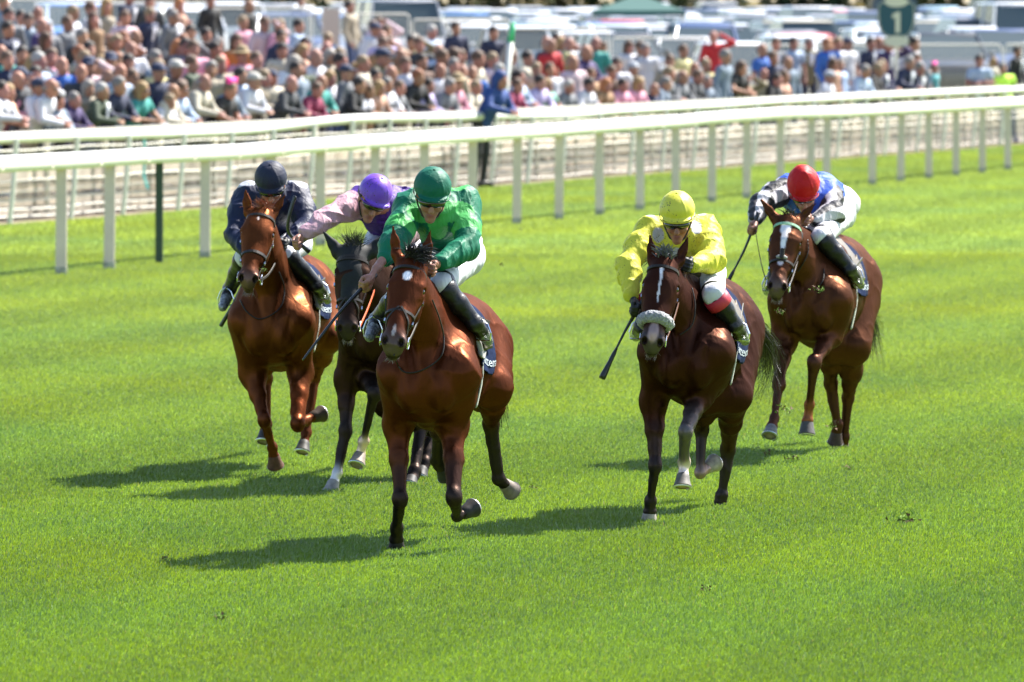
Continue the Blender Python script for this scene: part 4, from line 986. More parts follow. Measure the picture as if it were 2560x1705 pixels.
def build_rails():
    zt = ([0, 225, 350, 600, 750, 1000, 1200, 1350, 1500, 1700, 1764, 1964, 2100, 2297, 2560, 2800], [1.382, 1.369, 1.37, 1.346, 1.363, 1.365, 1.364, 1.357, 1.366, 1.37, 1.39, 1.394, 1.352, 1.33, 1.31, 1.3])
    x0, y0 = P1(0); root = empty('running_rail', (x0, y0, 0), 'white plastic running rail nearest the horses on broad flat posts', 'rail'); off = (x0, y0, 0)
    px = np.arange(-160, 2860, 20); path = [(*P1(p), float(np.interp(p, *zt))) for p in px]; side = -N1                # side towards the track
    prof = [(.05, -.185), (.085, -.165), (.092, -.08), (.06, -.02), (.0, 0), (-.06, -.012), (-.085, -.06), (-.08, -.17), (-.05, -.185)]
    V, F = sweep(path, prof, side); mesh_np('rail_bar', V, F, M['rail_white'], root, True, None, off)
    posts = [153, 274, 513, 636, 679, 801, 937, 1062, 1181, 1293, 1398, 1499, 1600, 1689, 1780, 1867, 1951, 2028, 2067, 2181, 2253, 2322, 2390, 2456, 2519, 2580]
    posts.remove(636)
    for p in posts + [398]:
        x, y = P1(p); z = float(np.interp(p, *zt))-.15; mb = MB(); hw, hd = (.062, .03) if p != 398 else (.045, .045); ax = [[1, 0, 0], [0, 1, 0], [0, 0, 1]]; an = R(15)
        ax = [[math.cos(an), -math.sin(an)*.5, 0], [math.sin(an)*.5, math.cos(an), 0], [0, 0, 1]]; ln = rng.uniform(-.008, .016)
        mb.add([(x+sx*hw+ln*(z_-.6), y+sy*hd, z_) for z_ in (0, z) for sx, sy in ((-1, -1), (-.92, -1.15), (.92, -1.15), (1, -1), (1, 1), (-1, 1))],
               [(0, 1, 7, 6), (1, 2, 8, 7), (2, 3, 9, 8), (3, 4, 10, 9), (4, 5, 11, 10), (5, 0, 6, 11), (5, 4, 3, 2, 1, 0), (6, 7, 8, 9, 10, 11)])
        po = mb.build('post', M['dark_green' if p == 398 else 'post_white'], root, off)
        if p == 398: po['label'] = 'dark green post'
        else:
            m = MB(); m.box((x+ln*(-.55), y-.002, .03), (hw+.004, hd+.008, .05)); m.build('soil_stain', M['post_dirt'], po, off)
    for i, p in enumerate(range(-20, 2700, 1)):
        pass
    p = 222.
    while p > -130: p -= 121
    while p < 2600:
        x, y = P1(p); z = float(np.interp(p, *zt)); m = MB(); m.add(*sweep([(x-U1[0]*.035, y-U1[1]*.035, z+.004), (x+U1[0]*.035, y+U1[1]*.035, z+.004)], [(a*1.05, b*1.02) for a, b in prof], side)); m.build('joint_sleeve', M['rail_cream'], root, off); p += 121*(D1(153)/D1(p))**1.4
    # second rail
    zt2 = ([0, 588, 888, 1176, 1426, 1551, 1764, 1964, 2297, 2560, 2800], [1.26, 1.205, 1.30, 1.25, 1.19, 1.22, 1.23, 1.256, 1.26, 1.25, 1.25])
    x0, y0 = P2(0); off = (x0, y0, 0); root = empty('outer_rail', (x0, y0, 0), 'wavy round white rail in front of the crowd, on thin leaning posts', 'rail')
    prof = [(.072*math.cos(t), -.072+.072*math.sin(t)) for t in np.linspace(0, 2*math.pi, 13)[:-1]]; px = np.arange(-160, 2860, 25)
    def z2(p):
        xs, zs = zt2; i = np.clip(np.searchsorted(xs, p)-1, 0, len(xs)-2); t = np.clip((p-xs[i])/(xs[i+1]-xs[i]), 0, 1); t = t*t*(3-2*t); return zs[i]*(1-t)+zs[i+1]*t
    V, F = sweep([(*P2(p), z2(p)) for p in px], prof, -N2); mesh_np('rail_bar', V, F, M['rail_white'], root, True, None, off)
    for p in [23, 176, 306, 444, 564, 668, 770, 866, 960, 1050, 1134, 1225, 1317, 1402, 1486, 1572, 1652, 1730, 1806, 1880, 1950, 2020, 2091, 2154, 2210, 2290, 2355, 2430, 2500, 2560]:
        x, y = P2(p); m = MB(); z = z2(p)-.08; m.tube([(x, y, 0), (x+.05, y, .45), (x+.10, y, z)], .036, 8); m.build('post', M['rail_white'], root, off)
    # mesh fence with timber posts, planks and ledge
    root = empty('spectator_fence', (x0, y0, 0), 'timber and wire mesh fence with cream ledge where spectators lean', 'fence')
    def F2(s, q, z): return (A2[0]+U2[0]*s+N2[0]*q, A2[1]+U2[1]*s+N2[1]*q, z)
    for k, s in enumerate(np.arange(-14, 80, 2.4)):
        m = MB(); m.tube([F2(s, .50, 0), F2(s, .50, 1.19)], .045, 7); m.build('post', M['timber'], root, off)
    for z in (.06, .17, .29, .42, .56, .70, .85, 1.0):
        m = MB(); m.tube([F2(s, .36, z+.012*math.sin(s*1.3+z*9)) for s in np.arange(-15, 82, 1.2)], .0105, 4); m.build('wire', M['wire'], root, off)
    m = MB()
    for s in np.arange(-14, 80, .11): m.box(F2(s, .365, .54), (.003, .003, .48))
    m.build('mesh_verticals', M['wire'], root, off)
    PL2 = nmat('grey_plank', (.25, .215, .175), rough=.9, noise=(3, .4)); PL3 = nmat('pale_plank', (.36, .31, .26), rough=.9, noise=(3, .3))
    for j, z in enumerate((.08, .26, .44, .62)):
        for s in np.arange(-15, 80, 2.4):
            h_ = .07; m = MB(); a_, b_ = F2(s+.02, .62+.01*(j % 2), z), F2(s+2.37, .62+.01*(j % 2), z); m.box(((a_[0]+b_[0])/2, (a_[1]+b_[1])/2, z+rng.uniform(-.012, .012)), (1.175, .014, h_), [[U2[0], U2[1], 0], [-U2[1], U2[0], 0], [0, 0, 1]])
            m.build('plank', [M['plank'], PL2, PL3][int(rng.integers(3))], root, off)
    m = MB(); a_, b_ = F2(-15, .52, 1.2), F2(80, .52, 1.2); m.box(((a_[0]+b_[0])/2, (a_[1]+b_[1])/2, 1.215), (47.5, .085, .03), [[U2[0], U2[1], 0], [-U2[1], U2[0], 0], [0, 0, 1]]); m.build('ledge', M['ledge'], root, off)
    m = MB(); x, y = P2(355); m.tube([(x, y+.6, 1.1), (x+.02, y+.6, .8), (x-.01, y+.6, .55), (x+.05, y+.6, .35)], .02, 6); tag(m.build('hanging_rope', M['blue_rope']), 'turquoise cord hanging on the spectator fence left of the dark green post', 'rope')

# ------------------------------------------------------------------ car park
M['paint'] = nmat('car_paint', objcol=True, rough=.3, spec=.5, coat=.6)
M['glass'] = nmat('car_glass', (.05, .07, .075), rough=.12, spec=.8)
M['tyre'] = nmat('tyre', (.02, .02, .02), rough=.8)
M['lamp'] = nmat('headlamp', (.8, .8, .8), rough=.1, spec=.8)
M['canvas'] = nmat('green_canvas', (.006, .066, .055), rough=.6)
M['sign_teal'] = nmat('sign_teal', (.007, .062, .085), rough=.5)
M['sign_cream'] = nmat('sign_cream', (.55, .55, .42), rough=.6)
M['objcol'] = nmat('cloth', objcol=True, rough=.8, noise=(6, .12), bump=(14, .6, .02))
def bevelled(name, V, F, mat, parent, w=.06, seg=3):
    o = mesh_np(name, V, F, mat, parent, True); m = o.modifiers.new('b', 'BEVEL'); m.width = w; m.segments = seg; m.limit_method = 'ANGLE'; m.angle_limit = R(25)
    dg = bpy.context.evaluated_depsgraph_get(); me = bpy.data.meshes.new_from_object(o.evaluated_get(dg)); o.modifiers.clear(); o.data = me; return o
def prism(sec):
    """sections: list of (y, [(x,z)...]) front to back"""
    V = [(x, y, z) for y, s in sec for x, z in s]; n = len(sec[0][1]); F = []
    for i in range(len(sec)-1):
        for k in range(n): F.append((i*n+k, i*n+(k+1) % n, (i+1)*n+(k+1) % n, (i+1)*n+k))
    return V, F + [tuple(range(n))[::-1], tuple((len(sec)-1)*n+k for k in range(n))]
def make_car(kind):
    """front of the car looks towards -y"""
    L_, W_, H_, hood, ws, rs = dict(hatch=(4.0, 1.72, 1.47, .93, 1.0, .5), estate=(4.6, 1.78, 1.5, .96, 1.25, .25), suv=(4.5, 1.84, 1.66, 1.05, 1.15, .25), van=(4.9, 1.95, 2.0, 1.1, .8, .05))[kind]
    root = bpy.data.objects.new('parked_car' if kind != 'van' else 'parked_van', None); COL.objects.link(root); y0 = -L_/2; w = W_/2; b = .22
    def sec(y, z, ww): return (y, [(-ww*.97, b), (ww*.97, b), (ww, .55), (ww*.96, z), (-ww*.96, z), (-ww, .55)])
    V, F = prism([sec(y0, hood*.72, w*.86), sec(y0+.12, hood*.86, w*.95), sec(y0+ws, hood, w), sec(y0+L_-rs*.6, hood+.03, w), sec(y0+L_-.05, hood-.05, w*.94)]); bd = bevelled('body', V, F, M['paint'], root, .07)
    zr = H_; g0, g1, r0, r1 = y0+ws-.05, y0+L_-.08, y0+ws+.75, y0+L_-rs-.2
    if kind == 'van': r0 = y0+ws+.45
    tw = w*.78
    roof = bevelled('roof', [(-tw, r0-.05, zr-.13), (tw, r0-.05, zr-.07), (tw, r1+.05, zr-.07), (-tw, r1+.05, zr-.07), (-tw*.93, r0+.1, zr), (tw*.93, r0+.1, zr), (tw*.93, r1-.1, zr-.01), (-tw*.93, r1-.1, zr-.01)],
                    [(3, 2, 1, 0), (4, 5, 6, 7), (0, 1, 5, 4), (1, 2, 6, 5), (2, 3, 7, 6), (3, 0, 4, 7)], M['paint'], root, .03, 2)
    bw = w*.93; zb = hood-.02; gi = .985
    mesh_np('windows', [(-bw*gi, g0, zb), (bw*gi, g0, zb), (bw*gi, g1, zb), (-bw*gi, g1, zb), (-tw*gi, r0, zr-.06), (tw*gi, r0, zr-.06), (tw*gi, r1, zr-.06), (-tw*gi, r1, zr-.06)], [(0, 1, 5, 4), (1, 2, 6, 5), (2, 3, 7, 6), (3, 0, 4, 7)], M['glass'], root, False)
    for sx in (-1, 1):
        for (a, b_) in (((sx*bw, g0, zb), (sx*tw, r0, zr-.04)), ((sx*bw, g1, zb), (sx*tw, r1, zr-.04)), ((sx*bw, (g0+g1)/2+.3, zb), (sx*tw, (r0+r1)/2+.2, zr-.04))):
            m = MB(); m.tube([a, b_], .03, 5); m.build('pillar', M['paint'], root)
        for yy in (y0+.75, y0+L_-.8):
            m = MB(); m.tube([(sx*(w-.19), yy, .31), (sx*(w-.01), yy, .31)], .31, 14); m.build('wheel', M['tyre'], root)
        m = MB(); m.ell((sx*w*.68, y0+.06, hood*.68), (.17, .09, .08), 10); m.build('headlight', M['lamp'], root, None, True)
        m = MB(); m.ell((sx*(w+.09), y0+ws+.3, hood+.08), (.09, .05, .07), 8); m.build('mirror', M['paint'], root, None, True)
    return root
def put_copy(src, name, loc, rz, scale=(1, 1, 1), color=None, small=False):
    o = src.copy(); COL.objects.link(o); o.name = name; o.location = loc; o.rotation_euler = (0, 0, rz); o.scale = scale
    for ch in src.children:
        if small and ch.name.split('.')[0] in ('wheel', 'mirror', 'headlight', 'pillar'): continue
        c = ch.copy(); COL.objects.link(c); c.parent = o
        if color is not None: c.color = (*color, 1)
    return o
CARC = dict(silver=(.50, .52, .55), white=(.72, .73, .75), grey=(.26, .27, .30), black=(.03, .03, .035), red=(.50, .06, .04), navy=(.05, .08, .18), pale_blue=(.35, .55, .68), gold=(.42, .38, .28), blue=(.08, .2, .45))
def remove_tree(o):
    for c in list(o.children): bpy.data.objects.remove(c)
    bpy.data.objects.remove(o)
def build_cars():
    P = {k: make_car(k) for k in ('hatch', 'estate', 'suv', 'van')}; r = np.random.default_rng(31); seen = set(); cars = []
    rows = [(184, 2.5), (191, 2.4), (198, 2.35), (206, 2.3), (214, 2.3), (223, 2.3), (232, 2.3), (242, 2.3), (252, 2.3), (263, 2.3), (275, 2.3), (288, 2.3), (302, 2.3)]
    words = ['front', 'second', 'third', 'fourth', 'fifth', 'sixth', 'seventh', 'eighth', 'ninth', 'tenth', 'eleventh', 'twelfth', 'rearmost']
    special = {(0, 2030): ('hatch', 'red'), (0, 2465): ('suv', 'black'), (1, 2350): ('hatch', 'pale_blue'), (0, 2150): ('estate', 'white'), (1, 1580): ('hatch', 'white'), (1, 1885): ('estate', 'white'), (0, 1330): ('estate', 'silver')}
    for ri, (Y, sp) in enumerate(rows):
        hw = .0674*Y+1.5; x = -hw + r.uniform(0, 1); row = []
        while x < hw:
            px = 1280+x*19000/Y; k, c = None, None
            for (sr, spx), v in special.items():
                if sr == ri and abs(px-spx) < sp*.5*19000/Y: k, c = v
            if k is None:
                k = r.choice(['hatch', 'estate', 'suv', 'van'], p=[.56, .30, .13, .01]); c = r.choice(list(CARC), p=[.30, .27, .15, .07, .05, .06, .04, .03, .03])
            y = Y + r.uniform(-1.2, 1.2); z = float(ground(x, y)); rz = r.normal()*.06 + (math.pi if r.uniform() < .35 else 0)+.10
            row.append((x, y, z, k, c, rz, px)); x += sp + r.uniform(-.1, .35)
        for i, (x, y, z, k, c, rz, px) in enumerate(row):
            o = put_copy(P[k], 'parked_car' if k != 'van' else 'parked_van', (x, y, z), rz, color=CARC[c], small=ri > 3)
            kw = dict(hatch='hatchback', estate='estate car', suv='tall off-road car', van='van')[k]; cw = c.replace('_', ' ')
            fr = px/2560; side = 'far left' if fr < .1 else 'left' if fr < .3 else 'left of centre' if fr < .45 else 'centre' if fr < .55 else 'right of centre' if fr < .7 else 'right' if fr < .9 else 'far right'
            nb = row[i-1] if i else None; nbt = f", next to a {nb[4].replace('_',' ')} one" if nb else ''
            lab = f"{cw} {kw} in the {words[ri]} row of the car park, {side}{nbt}"
            lab = ' '.join(lab.split()[:16])
            if lab in seen: lab = f"{cw} {kw}, {ORD[i]} from the left in the {words[ri]} parking row"
            seen.add(lab); tag(o, ' '.join(lab.split()[:16]), 'car' if k != 'van' else 'van', 'cars parked in rows behind the crowd')
    x, y = GX(2535, 219), 219; o = put_copy(P['van'], 'parked_van', (x, y, float(ground(x, y))), .1, (1.0, 1.0, 1.06), CARC['white']); tag(o, 'large white van with a dark window band at the top right', 'van')
    for p in P.values(): remove_tree(p)
    # gazebo
    cx, y, z = GX(1596, 215), 215, float(ground(GX(1596, 215), 215)); root = empty('gazebo', (cx, y, z), 'dark green pop-up gazebo standing among the parked cars', 'gazebo'); off = (cx, y, z); m = MB(); zb = 2.66
    hw = 1.31; m.add([(cx+sx*hw, y+sy*hw, zb) for sx, sy in ((-1, -1), (1, -1), (1, 1), (-1, 1))]+[(cx+sx*hw, y+sy*hw, zb+.14) for sx, sy in ((-1, -1), (1, -1), (1, 1), (-1, 1))]+[(cx+sx*.55, y+sy*.55, zb+.40) for sx, sy in ((-1, -1), (1, -1), (1, 1), (-1, 1))]+[(cx, y, zb+.62)],
          [(0, 1, 5, 4), (1, 2, 6, 5), (2, 3, 7, 6), (3, 0, 4, 7), (4, 5, 9, 8), (5, 6, 10, 9), (6, 7, 11, 10), (7, 4, 8, 11), (8, 9, 12), (9, 10, 12), (10, 11, 12), (11, 8, 12)]); m.build('canopy', M['canvas'], root, off)
    for sx in (-1, 1):
        for sy in (-1, 1): m = MB(); m.tube([(cx+sx*(hw-.06), y+sy*(hw-.06), z), (cx+sx*(hw-.06), y+sy*(hw-.06), zb+.1)], .022, 6); m.build('leg', M['wire'], root, off)
    # steel barrier panels behind the crowd
    first = None; i = 0
    for x in np.arange(-13.5, 13.2, 2.25):
        y = 172 + .15*x; z = float(ground(x, y)); L_ = 2.2
        if first is None:
            root = empty('crowd_barrier', (x, y, z), 'x', 'barrier'); first = root; m = MB()
            m.tube([(0, 0, .12), (0, 0, 1.5), (.06, 0, 1.56), (L_-.06, 0, 1.56), (L_, 0, 1.5), (L_, 0, .12), (0, 0, .12)], .02, 6); m.build('frame', M['wire'], root)
            for k in range(1, 20): m = MB(); m.tube([(k*L_/20, 0, .12), (k*L_/20, 0, 1.55)], .0075, 4); m.build('bar', M['wire'], root)
            for k in (.2, L_-.2): m = MB(); m.tube([(k, -.25, 0), (k, 0, .12), (k, .25, 0)], .018, 5); m.build('foot', M['wire'], root)
            o = root
        else: o = put_copy(first, 'crowd_barrier', (x, y, z), 0)
        i += 1; tag(o, f"steel barred barrier panel behind the crowd, {ORD[i-1]} from the left", 'barrier', 'steel barriers between crowd and cars'); o.rotation_euler = (0, 0, .15)
    # number sign on a pole
    d = 160.; cx = GX(2240, d); z0 = 3.1-115*d/19000; z = float(ground(cx, d)); root = empty('furlong_sign', (cx, d, z), 'teal shield-shaped sign with a cream number 1 on a pole', 'sign'); off = (cx, d, z)
    def plate(name, pts, mat, y, th, par):
        m = MB(); n = len(pts); m.add([(cx+px_, y, z0+pz) for px_, pz in pts]+[(cx+px_, y+th, z0+pz) for px_, pz in pts], [tuple(range(n))[::-1], tuple(range(n, 2*n))]+[(k, (k+1) % n, n+(k+1) % n, n+k) for k in range(n)]); return m.build(name, M[mat], par, off)
    sh = [(.0, .16), (.20, .19), (.32, .28), (.38, .45), (.40, .65), (.40, .88), (.34, .93), (.20, .97), (0, .99)]; full = [(-a, b) for a, b in sh[::-1]]+sh[1:-1]
    full = sh + [(-a, b) for a, b in sh[1:-1][::-1]]
    plate('shield', full, 'sign_teal', d, .03, root)
    inn = [(a*.93, .56+(b-.56)*.93) for a, b in full]; m = MB(); Q = [(cx+a, d-.008, z0+b) for a, b in inn+inn[:1]]; m.tube(Q, .009, 5); m.build('border_line', M['sign_cream'], root, off)
    def oval(c, rx, rz, y, name): return plate(name, [(rx*math.cos(t), c+rz*math.sin(t)) for t in np.linspace(0, 2*math.pi, 24, endpoint=False)], 'sign_cream', y, .015, root)
    oval(.93, .25, .11, d-.02, 'top_oval'); oval(.10, .27, .12, d-.02, 'bottom_oval')
    plate('digit', [(-.02, .28), (.08, .28), (.08, .72), (.015, .72), (-.09, .66), (-.09, .58), (-.02, .61)], 'sign_cream', d-.016, .012, root)
    m = MB(); m.tube([(cx, d+.06, z), (cx, d+.06, z0+.9)], .035, 8); m.build('pole', M['rail_cream'], root, off)
    # white pole with a green head at the crowd fence
    d = 129.; a = W(1256, 300, d); b = W(1282, 56, d); dv = (b-a)/(b[2]-a[2]); g = a-dv*(a[2]-.25); root = empty('marker_pole', tuple(g), 'slim white pole with a green top rising from the crowd fence', 'pole'); k = b-dv*.33
    m = MB(); m.tube([g, k], [.05, .05], 10); m.build('pole', M['rail_white'], root, tuple(g), True); m = MB(); m.tube([k, b], [.052, .045], 10); m.build('green_top', nmat('green_tip', (.03, .40, .17), rough=.5), root, tuple(g), True)
    d = 168.; cx = GX(828, d); zt = 3.1-22*d/19000; z = float(ground(cx, d)); root = empty('notice_board', (cx, d, z), 'blank beige notice board standing behind the crowd', 'notice board'); off = (cx, d, z)
    m = MB(); m.box((cx, d, zt-.40), (.19, .02, .40)); m.build('board', nmat('board_beige', (.48, .40, .35), rough=.8), root, off)
    for s in (-1, 1): m = MB(); m.tube([(cx+s*.16, d+.03, z), (cx+s*.16, d+.03, zt-.1)], .02, 6); m.build('leg', M['wire'], root, off)
def build_trees():
    r = np.random.default_rng(77); leaf = nmat('far_leaves', attr='Col', rough=.8, spec=.2); bark = nmat('bark', (.09, .07, .05), rough=.9); first = True; i = 0; shades = ['dark', 'mid', 'olive']
    for x in np.arange(-30, 32, 2.9):
        x += r.uniform(-.9, .9); y = 372+r.uniform(-6, 22); z = float(ground(x, y)); H_ = r.uniform(8, 13); sh = int(r.integers(0, 3)); root = empty('tree', (x, y, z), 'x', 'tree', 'trees beyond the car park'); off = (x, y, z); rw = r.uniform(2.4, 3.6)
        n = 1500; u = r.normal(size=(n, 3)); u /= np.linalg.norm(u, axis=1)[:, None]; rad = r.uniform(.55, 1.05, n)**.6; lob = 1+.22*wob(u*2.2, 1.9, int(r.integers(99)))
        C = np.array([x, y, z+H_*.46])+u*rad[:, None]*lob[:, None]*np.array([rw, rw, H_*.52]); C = C[C[:, 2] > z+.1]; n = len(C); a = r.normal(size=(n, 3)); a /= np.linalg.norm(a, axis=1)[:, None]; b = np.cross(a, r.normal(size=(n, 3))); b /= np.linalg.norm(b, axis=1)[:, None]; s = r.uniform(.16, .34, n)[:, None]
        V = np.stack([C-a*s, C+b*s*.6, C+a*s, C-b*s*.6], 1).reshape(-1, 3); k = np.arange(n)*4; F = np.stack([k, k+1, k+2, k+3], 1); base = np.array([(.016, .032, .013), (.028, .048, .016), (.05, .06, .02)][sh]); col = np.repeat(base[None]*r.uniform(.55, 1.5, n)[:, None], 4, 0)
        mesh_np('crown', V, F, leaf, root, False, col, off)
        m = MB(); m.tube([(x, y, z-.1), (x+.1, y, z+H_*.3), (x-.1, y, z+H_*.62)], [.28, .2, .08], 8); t = m.build('trunk', bark, root, off)
        for j in range(4):
            th = j*1.6; m = MB(); m.tube([(x, y, z+H_*(.25+.08*j)), (x+math.cos(th)*rw*.6, y+math.sin(th)*rw*.6, z+H_*(.45+.1*j))], [.1, .03], 5); m.build('limb', bark, t, off)
        i += 1; root['label'] = f"{shades[sh]} green tree beyond the parked cars, {ORD[i-1]} from the left"
# ------------------------------------------------------------------ spectators
M['pskin'] = nmat('crowd_skin', objcol=True, rough=.6)
M['phair'] = nmat('crowd_hair', objcol=True, rough=.7, noise=(20, .3), bump=(30, .6, .01))
def proto_people():
    P = {}
    poses = dict(S=dict(hd=(0, 0, 1.63), sh=1.44, y=0., el=((.27, .02, 1.16), (.27, .02, 1.16)), ha=((.24, -.08, .92), (.24, -.08, .92))),
                 L=dict(hd=(0, -.26, 1.50), sh=1.34, y=-.20, el=((.29, -.28, 1.10), (.29, -.28, 1.10)), ha=((.08, -.50, 1.05), (.10, -.50, 1.05))),
                 F=dict(hd=(0, 0, 1.63), sh=1.44, y=0., el=((.27, -.06, 1.18), (.27, -.06, 1.18)), ha=((-.06, -.24, 1.17), (-.06, -.22, 1.21))),
                 U=dict(hd=(0, -.02, 1.63), sh=1.44, y=0., el=((.40, -.14, 1.50), (.27, .0, 1.16)), ha=((.12, -.16, 1.68), (.22, -.12, .95))),
                 C=dict(hd=(0, -.02, 1.63), sh=1.44, y=0., el=((.28, -.02, 1.17), (.27, .0, 1.17)), ha=((.14, -.26, 1.27), (.22, -.14, .98))))
    for k, p in poses.items():
        hd = np.array(p['hd']); y = p['y']; sh = p['sh']
        F = Field(); F.el(hd+[0, 0, .02], (.084, .10, .112), None, .02); F.el(hd+[0, -.035, -.06], (.063, .066, .07), None, .03); F.rc(hd+[0, -.095, .0], hd+[0, -.115, -.035], .012, .016, .012)
        F.rc(hd+[0, .01, -.08], (0, y+.01, sh+.02), .055, .062, .03); T = Field(); Ts = Field()
        pel = (0, .02, .95)
        for s, i in ((1, 0), (-1, 1)):
            e = np.array(p['el'][i])*[s, 1, 1]; h = np.array(p['ha'][i])*[s, 1, 1]; S0 = np.array([s*.185, y, sh-.03]); F.rc(e, h, .042, .028, .02); F.rc(e*.5+S0*.5, e, .05, .042, .02); d = nrm(h-e)
            F.el(h+d*.04, (.032, .045, .04), None, .02)
            for j in range(4): F.rc(h+d*.06+np.array([(j-1.5)*.018, 0, 0]), h+d*.10+np.array([(j-1.5)*.02, -.01, -.02]), .010, .008, .008)
            F.el(hd+[s*.088, .005, -.01], (.012, .02, .03), None, .01)
            T.rc(S0, e, .075, .058, .03); T.rc(e, h, .058, .042, .02); Ts.rc(S0, e*.45+S0*.55, .078, .068, .03)
        for G in (T, Ts):
            G.rc((.0, y, sh-.10), (0, (y+.02)*.5, 1.1), .15, .14, .06, flat=((0, 1, 0), 1.25)); G.rc((.14, y, sh-.05), (-.14, y, sh-.05), .085, .085, .06); G.rc((0, (y+.02)*.5, 1.12), (0, .02, .90), .145, .155, .05, flat=((0, 1, 0), 1.25)); G.rc((0, y, sh+.06), (0, y, sh), .05, .08, .04)
        B = Field(); B.el((0, .02, .92), (.165, .12, .12), None, .04)
        for s in (-1, 1): B.rc((s*.09, .02, .9), (s*.10, .0, .48), .088, .06, .03); B.rc((s*.10, .0, .48), (s*.10, .04, .08), .06, .045, .02); B.rc((s*.10, .05, .05), (s*.11, -.12, .035), .045, .035, .02)
        Dr = Field(); Dr.rc((0, .02, 1.0), (0, .02, .55), .14, .22, .05, flat=((0, 1, 0), 1.1)); Dr.rc((0, y, sh-.12), (0, .02, 1.0), .135, .13, .06, flat=((0, 1, 0), 1.2)); Dr.rc((.11, y, sh-.08), (-.11, y, sh-.08), .06, .06, .05)
        mk = lambda G, h=.019: G.mesh(h, warp=None)
        P[k] = dict(body=mk(F, .015), top=mk(T), tee=mk(Ts), trousers=mk(B), dress=mk(Dr), hd=hd, y=y, sh=sh)
    H = {}
    def hf(k, G): H[k] = G.mesh(.013)
    g = Field(); g.el((0, .012, .045), (.086, .10, .095), None, .01); g.el((0, -.10, -.02), (.08, .06, .085), None, .02, sub=True); hf('short', g)
    g = Field(); g.el((0, .012, .04), (.09, .105, .10), None, .01); g.rc((0, .05, .0), (0, .08, -.20), .085, .06, .03); g.rc((.07, .02, -.02), (.085, .03, -.2), .035, .03, .02); g.rc((-.07, .02, -.02), (-.085, .03, -.2), .035, .03, .02); g.el((0, -.105, -.04), (.07, .07, .10), None, .02, sub=True); hf('long', g)
    g = Field(); g.el((0, .03, .0), (.088, .085, .06), None, .01); g.el((0, -.08, .02), (.1, .08, .12), None, .02, sub=True); g.el((0, 0, .12), (.09, .09, .06), None, .01, sub=True); hf('bald', g)
    g = Field(); g.el((0, .01, .06), (.092, .105, .078), None, .01); g.el((0, -.12, .05), (.07, .07, .012), None, .01); hf('cap', g)
    g = Field(); g.el((0, .005, .09), (.09, .10, .085), None, .01); g.el((0, 0, .055), (.2, .21, .018), None, .03); hf('hat', g)
    g = Field(); g.rc((-.03, .0, .13), (.08, -.02, .17), .05, .03, .03); g.rc((.05, 0, .14), (.13, .0, .13), .03, .025, .03); g.rc((-.05, 0, .14), (-.11, .02, .19), .03, .02, .03); hf('fascinator', g)
    me = {}
    for k_ in H: H[k_] = (H[k_][0]*1.1, H[k_][1])
    for k, d in P.items():
        for n in ('body', 'top', 'tee', 'trousers', 'dress'):
            V, F = d[n]; o = mesh_np(n, V, F, M['pskin'] if n == 'body' else M['objcol']); me[k+n] = o.data; bpy.data.objects.remove(o)
    for k, (V, F) in H.items(): o = mesh_np(k, V, F, M['phair'] if k in ('short', 'long', 'bald') else M['objcol']); me['H'+k] = o.data; bpy.data.objects.remove(o)
    m = MB(); m.ell((0, -.078, .005), (.07, .028, .022), 12); o = m.build('g', M['goggles']); me['shades'] = o.data; bpy.data.objects.remove(o)
    m = MB(); m.add([(-.07, -.155, .0), (.07, -.155, 0), (.025, -.12, -.26), (-.025, -.12, -.26), (0, -.17, -.12)], [(0, 1, 4), (1, 2, 4), (2, 3, 4), (3, 0, 4)]); o = m.build('s', M['objcol']); me['shirt'] = o.data; bpy.data.objects.remove(o)
    m = MB(); m.tube([(0, 0, -.06), (0, 0, .06)], [.028, .036], 10); o = m.build('c', M['lamp']); me['cup'] = o.data; bpy.data.objects.remove(o)
    return P, me
HC = dict(dark=('short', (.02, .014, .012), 'dark hair'), brown=('short', (.09, .05, .03), 'brown hair'), fair=('short', (.20, .14, .08), 'fair hair'), grey=('short', (.15, .14, .135), 'grey hair'), white=('short', (.28, .27, .26), 'white hair'), red=('short', (.20, .07, .03), 'auburn hair'),
          bald=('bald', (.22, .18, .15), 'bald head'), blonde=('long', (.27, .17, .07), 'blonde hair'), longbrown=('long', (.07, .035, .02), 'long brown hair'), ginger=('long', (.33, .12, .04), 'long ginger hair'), longgrey=('long', (.25, .22, .19), 'greying blonde hair'),
          navycap=('cap', (.02, .03, .07), 'navy cap'), whitecap=('cap', (.38, .37, .34), 'white cap'), greycap=('cap', (.3, .32, .36), 'grey cap'), straw=('hat', (.26, .19, .10), 'straw hat'), pinkhat=('fascinator', (.85, .06, .35), 'bright pink hat'), hood=('long', (.010, .035, .15), 'blue hood'))
TC = dict(white=(.74, .74, .80), navy=(.022, .03, .08), black=(.018, .018, .02), grey=(.20, .21, .23), greyblue=(.20, .26, .34), paleblue=(.45, .56, .74), cream=(.66, .60, .48), beige=(.42, .36, .27), pink=(.75, .34, .45), palepink=(.78, .58, .64), purple=(.06, .035, .14), tan=(.38, .22, .11), teal=(.03, .28, .25), mint=(.30, .62, .50),
          coral=(.66, .20, .18), wine=(.28, .02, .08), brown=(.12, .06, .04), olive=(.20, .17, .09), green=(.07, .10, .06), lilac=(.52, .45, .72), hoodblue=(.015, .06, .26), royal=(.04, .16, .58), red=(.55, .02, .03), yellow=(.72, .55, .15), peach=(.72, .42, .30), paleyellow=(.68, .62, .30), turquoise=(.12, .45, .50), orange=(.7, .2, .05), charcoal=(.05, .055, .065))
TW = dict(greyblue='grey-blue', paleblue='pale blue', palepink='pale pink', paleyellow='pale yellow', royal='royal blue')
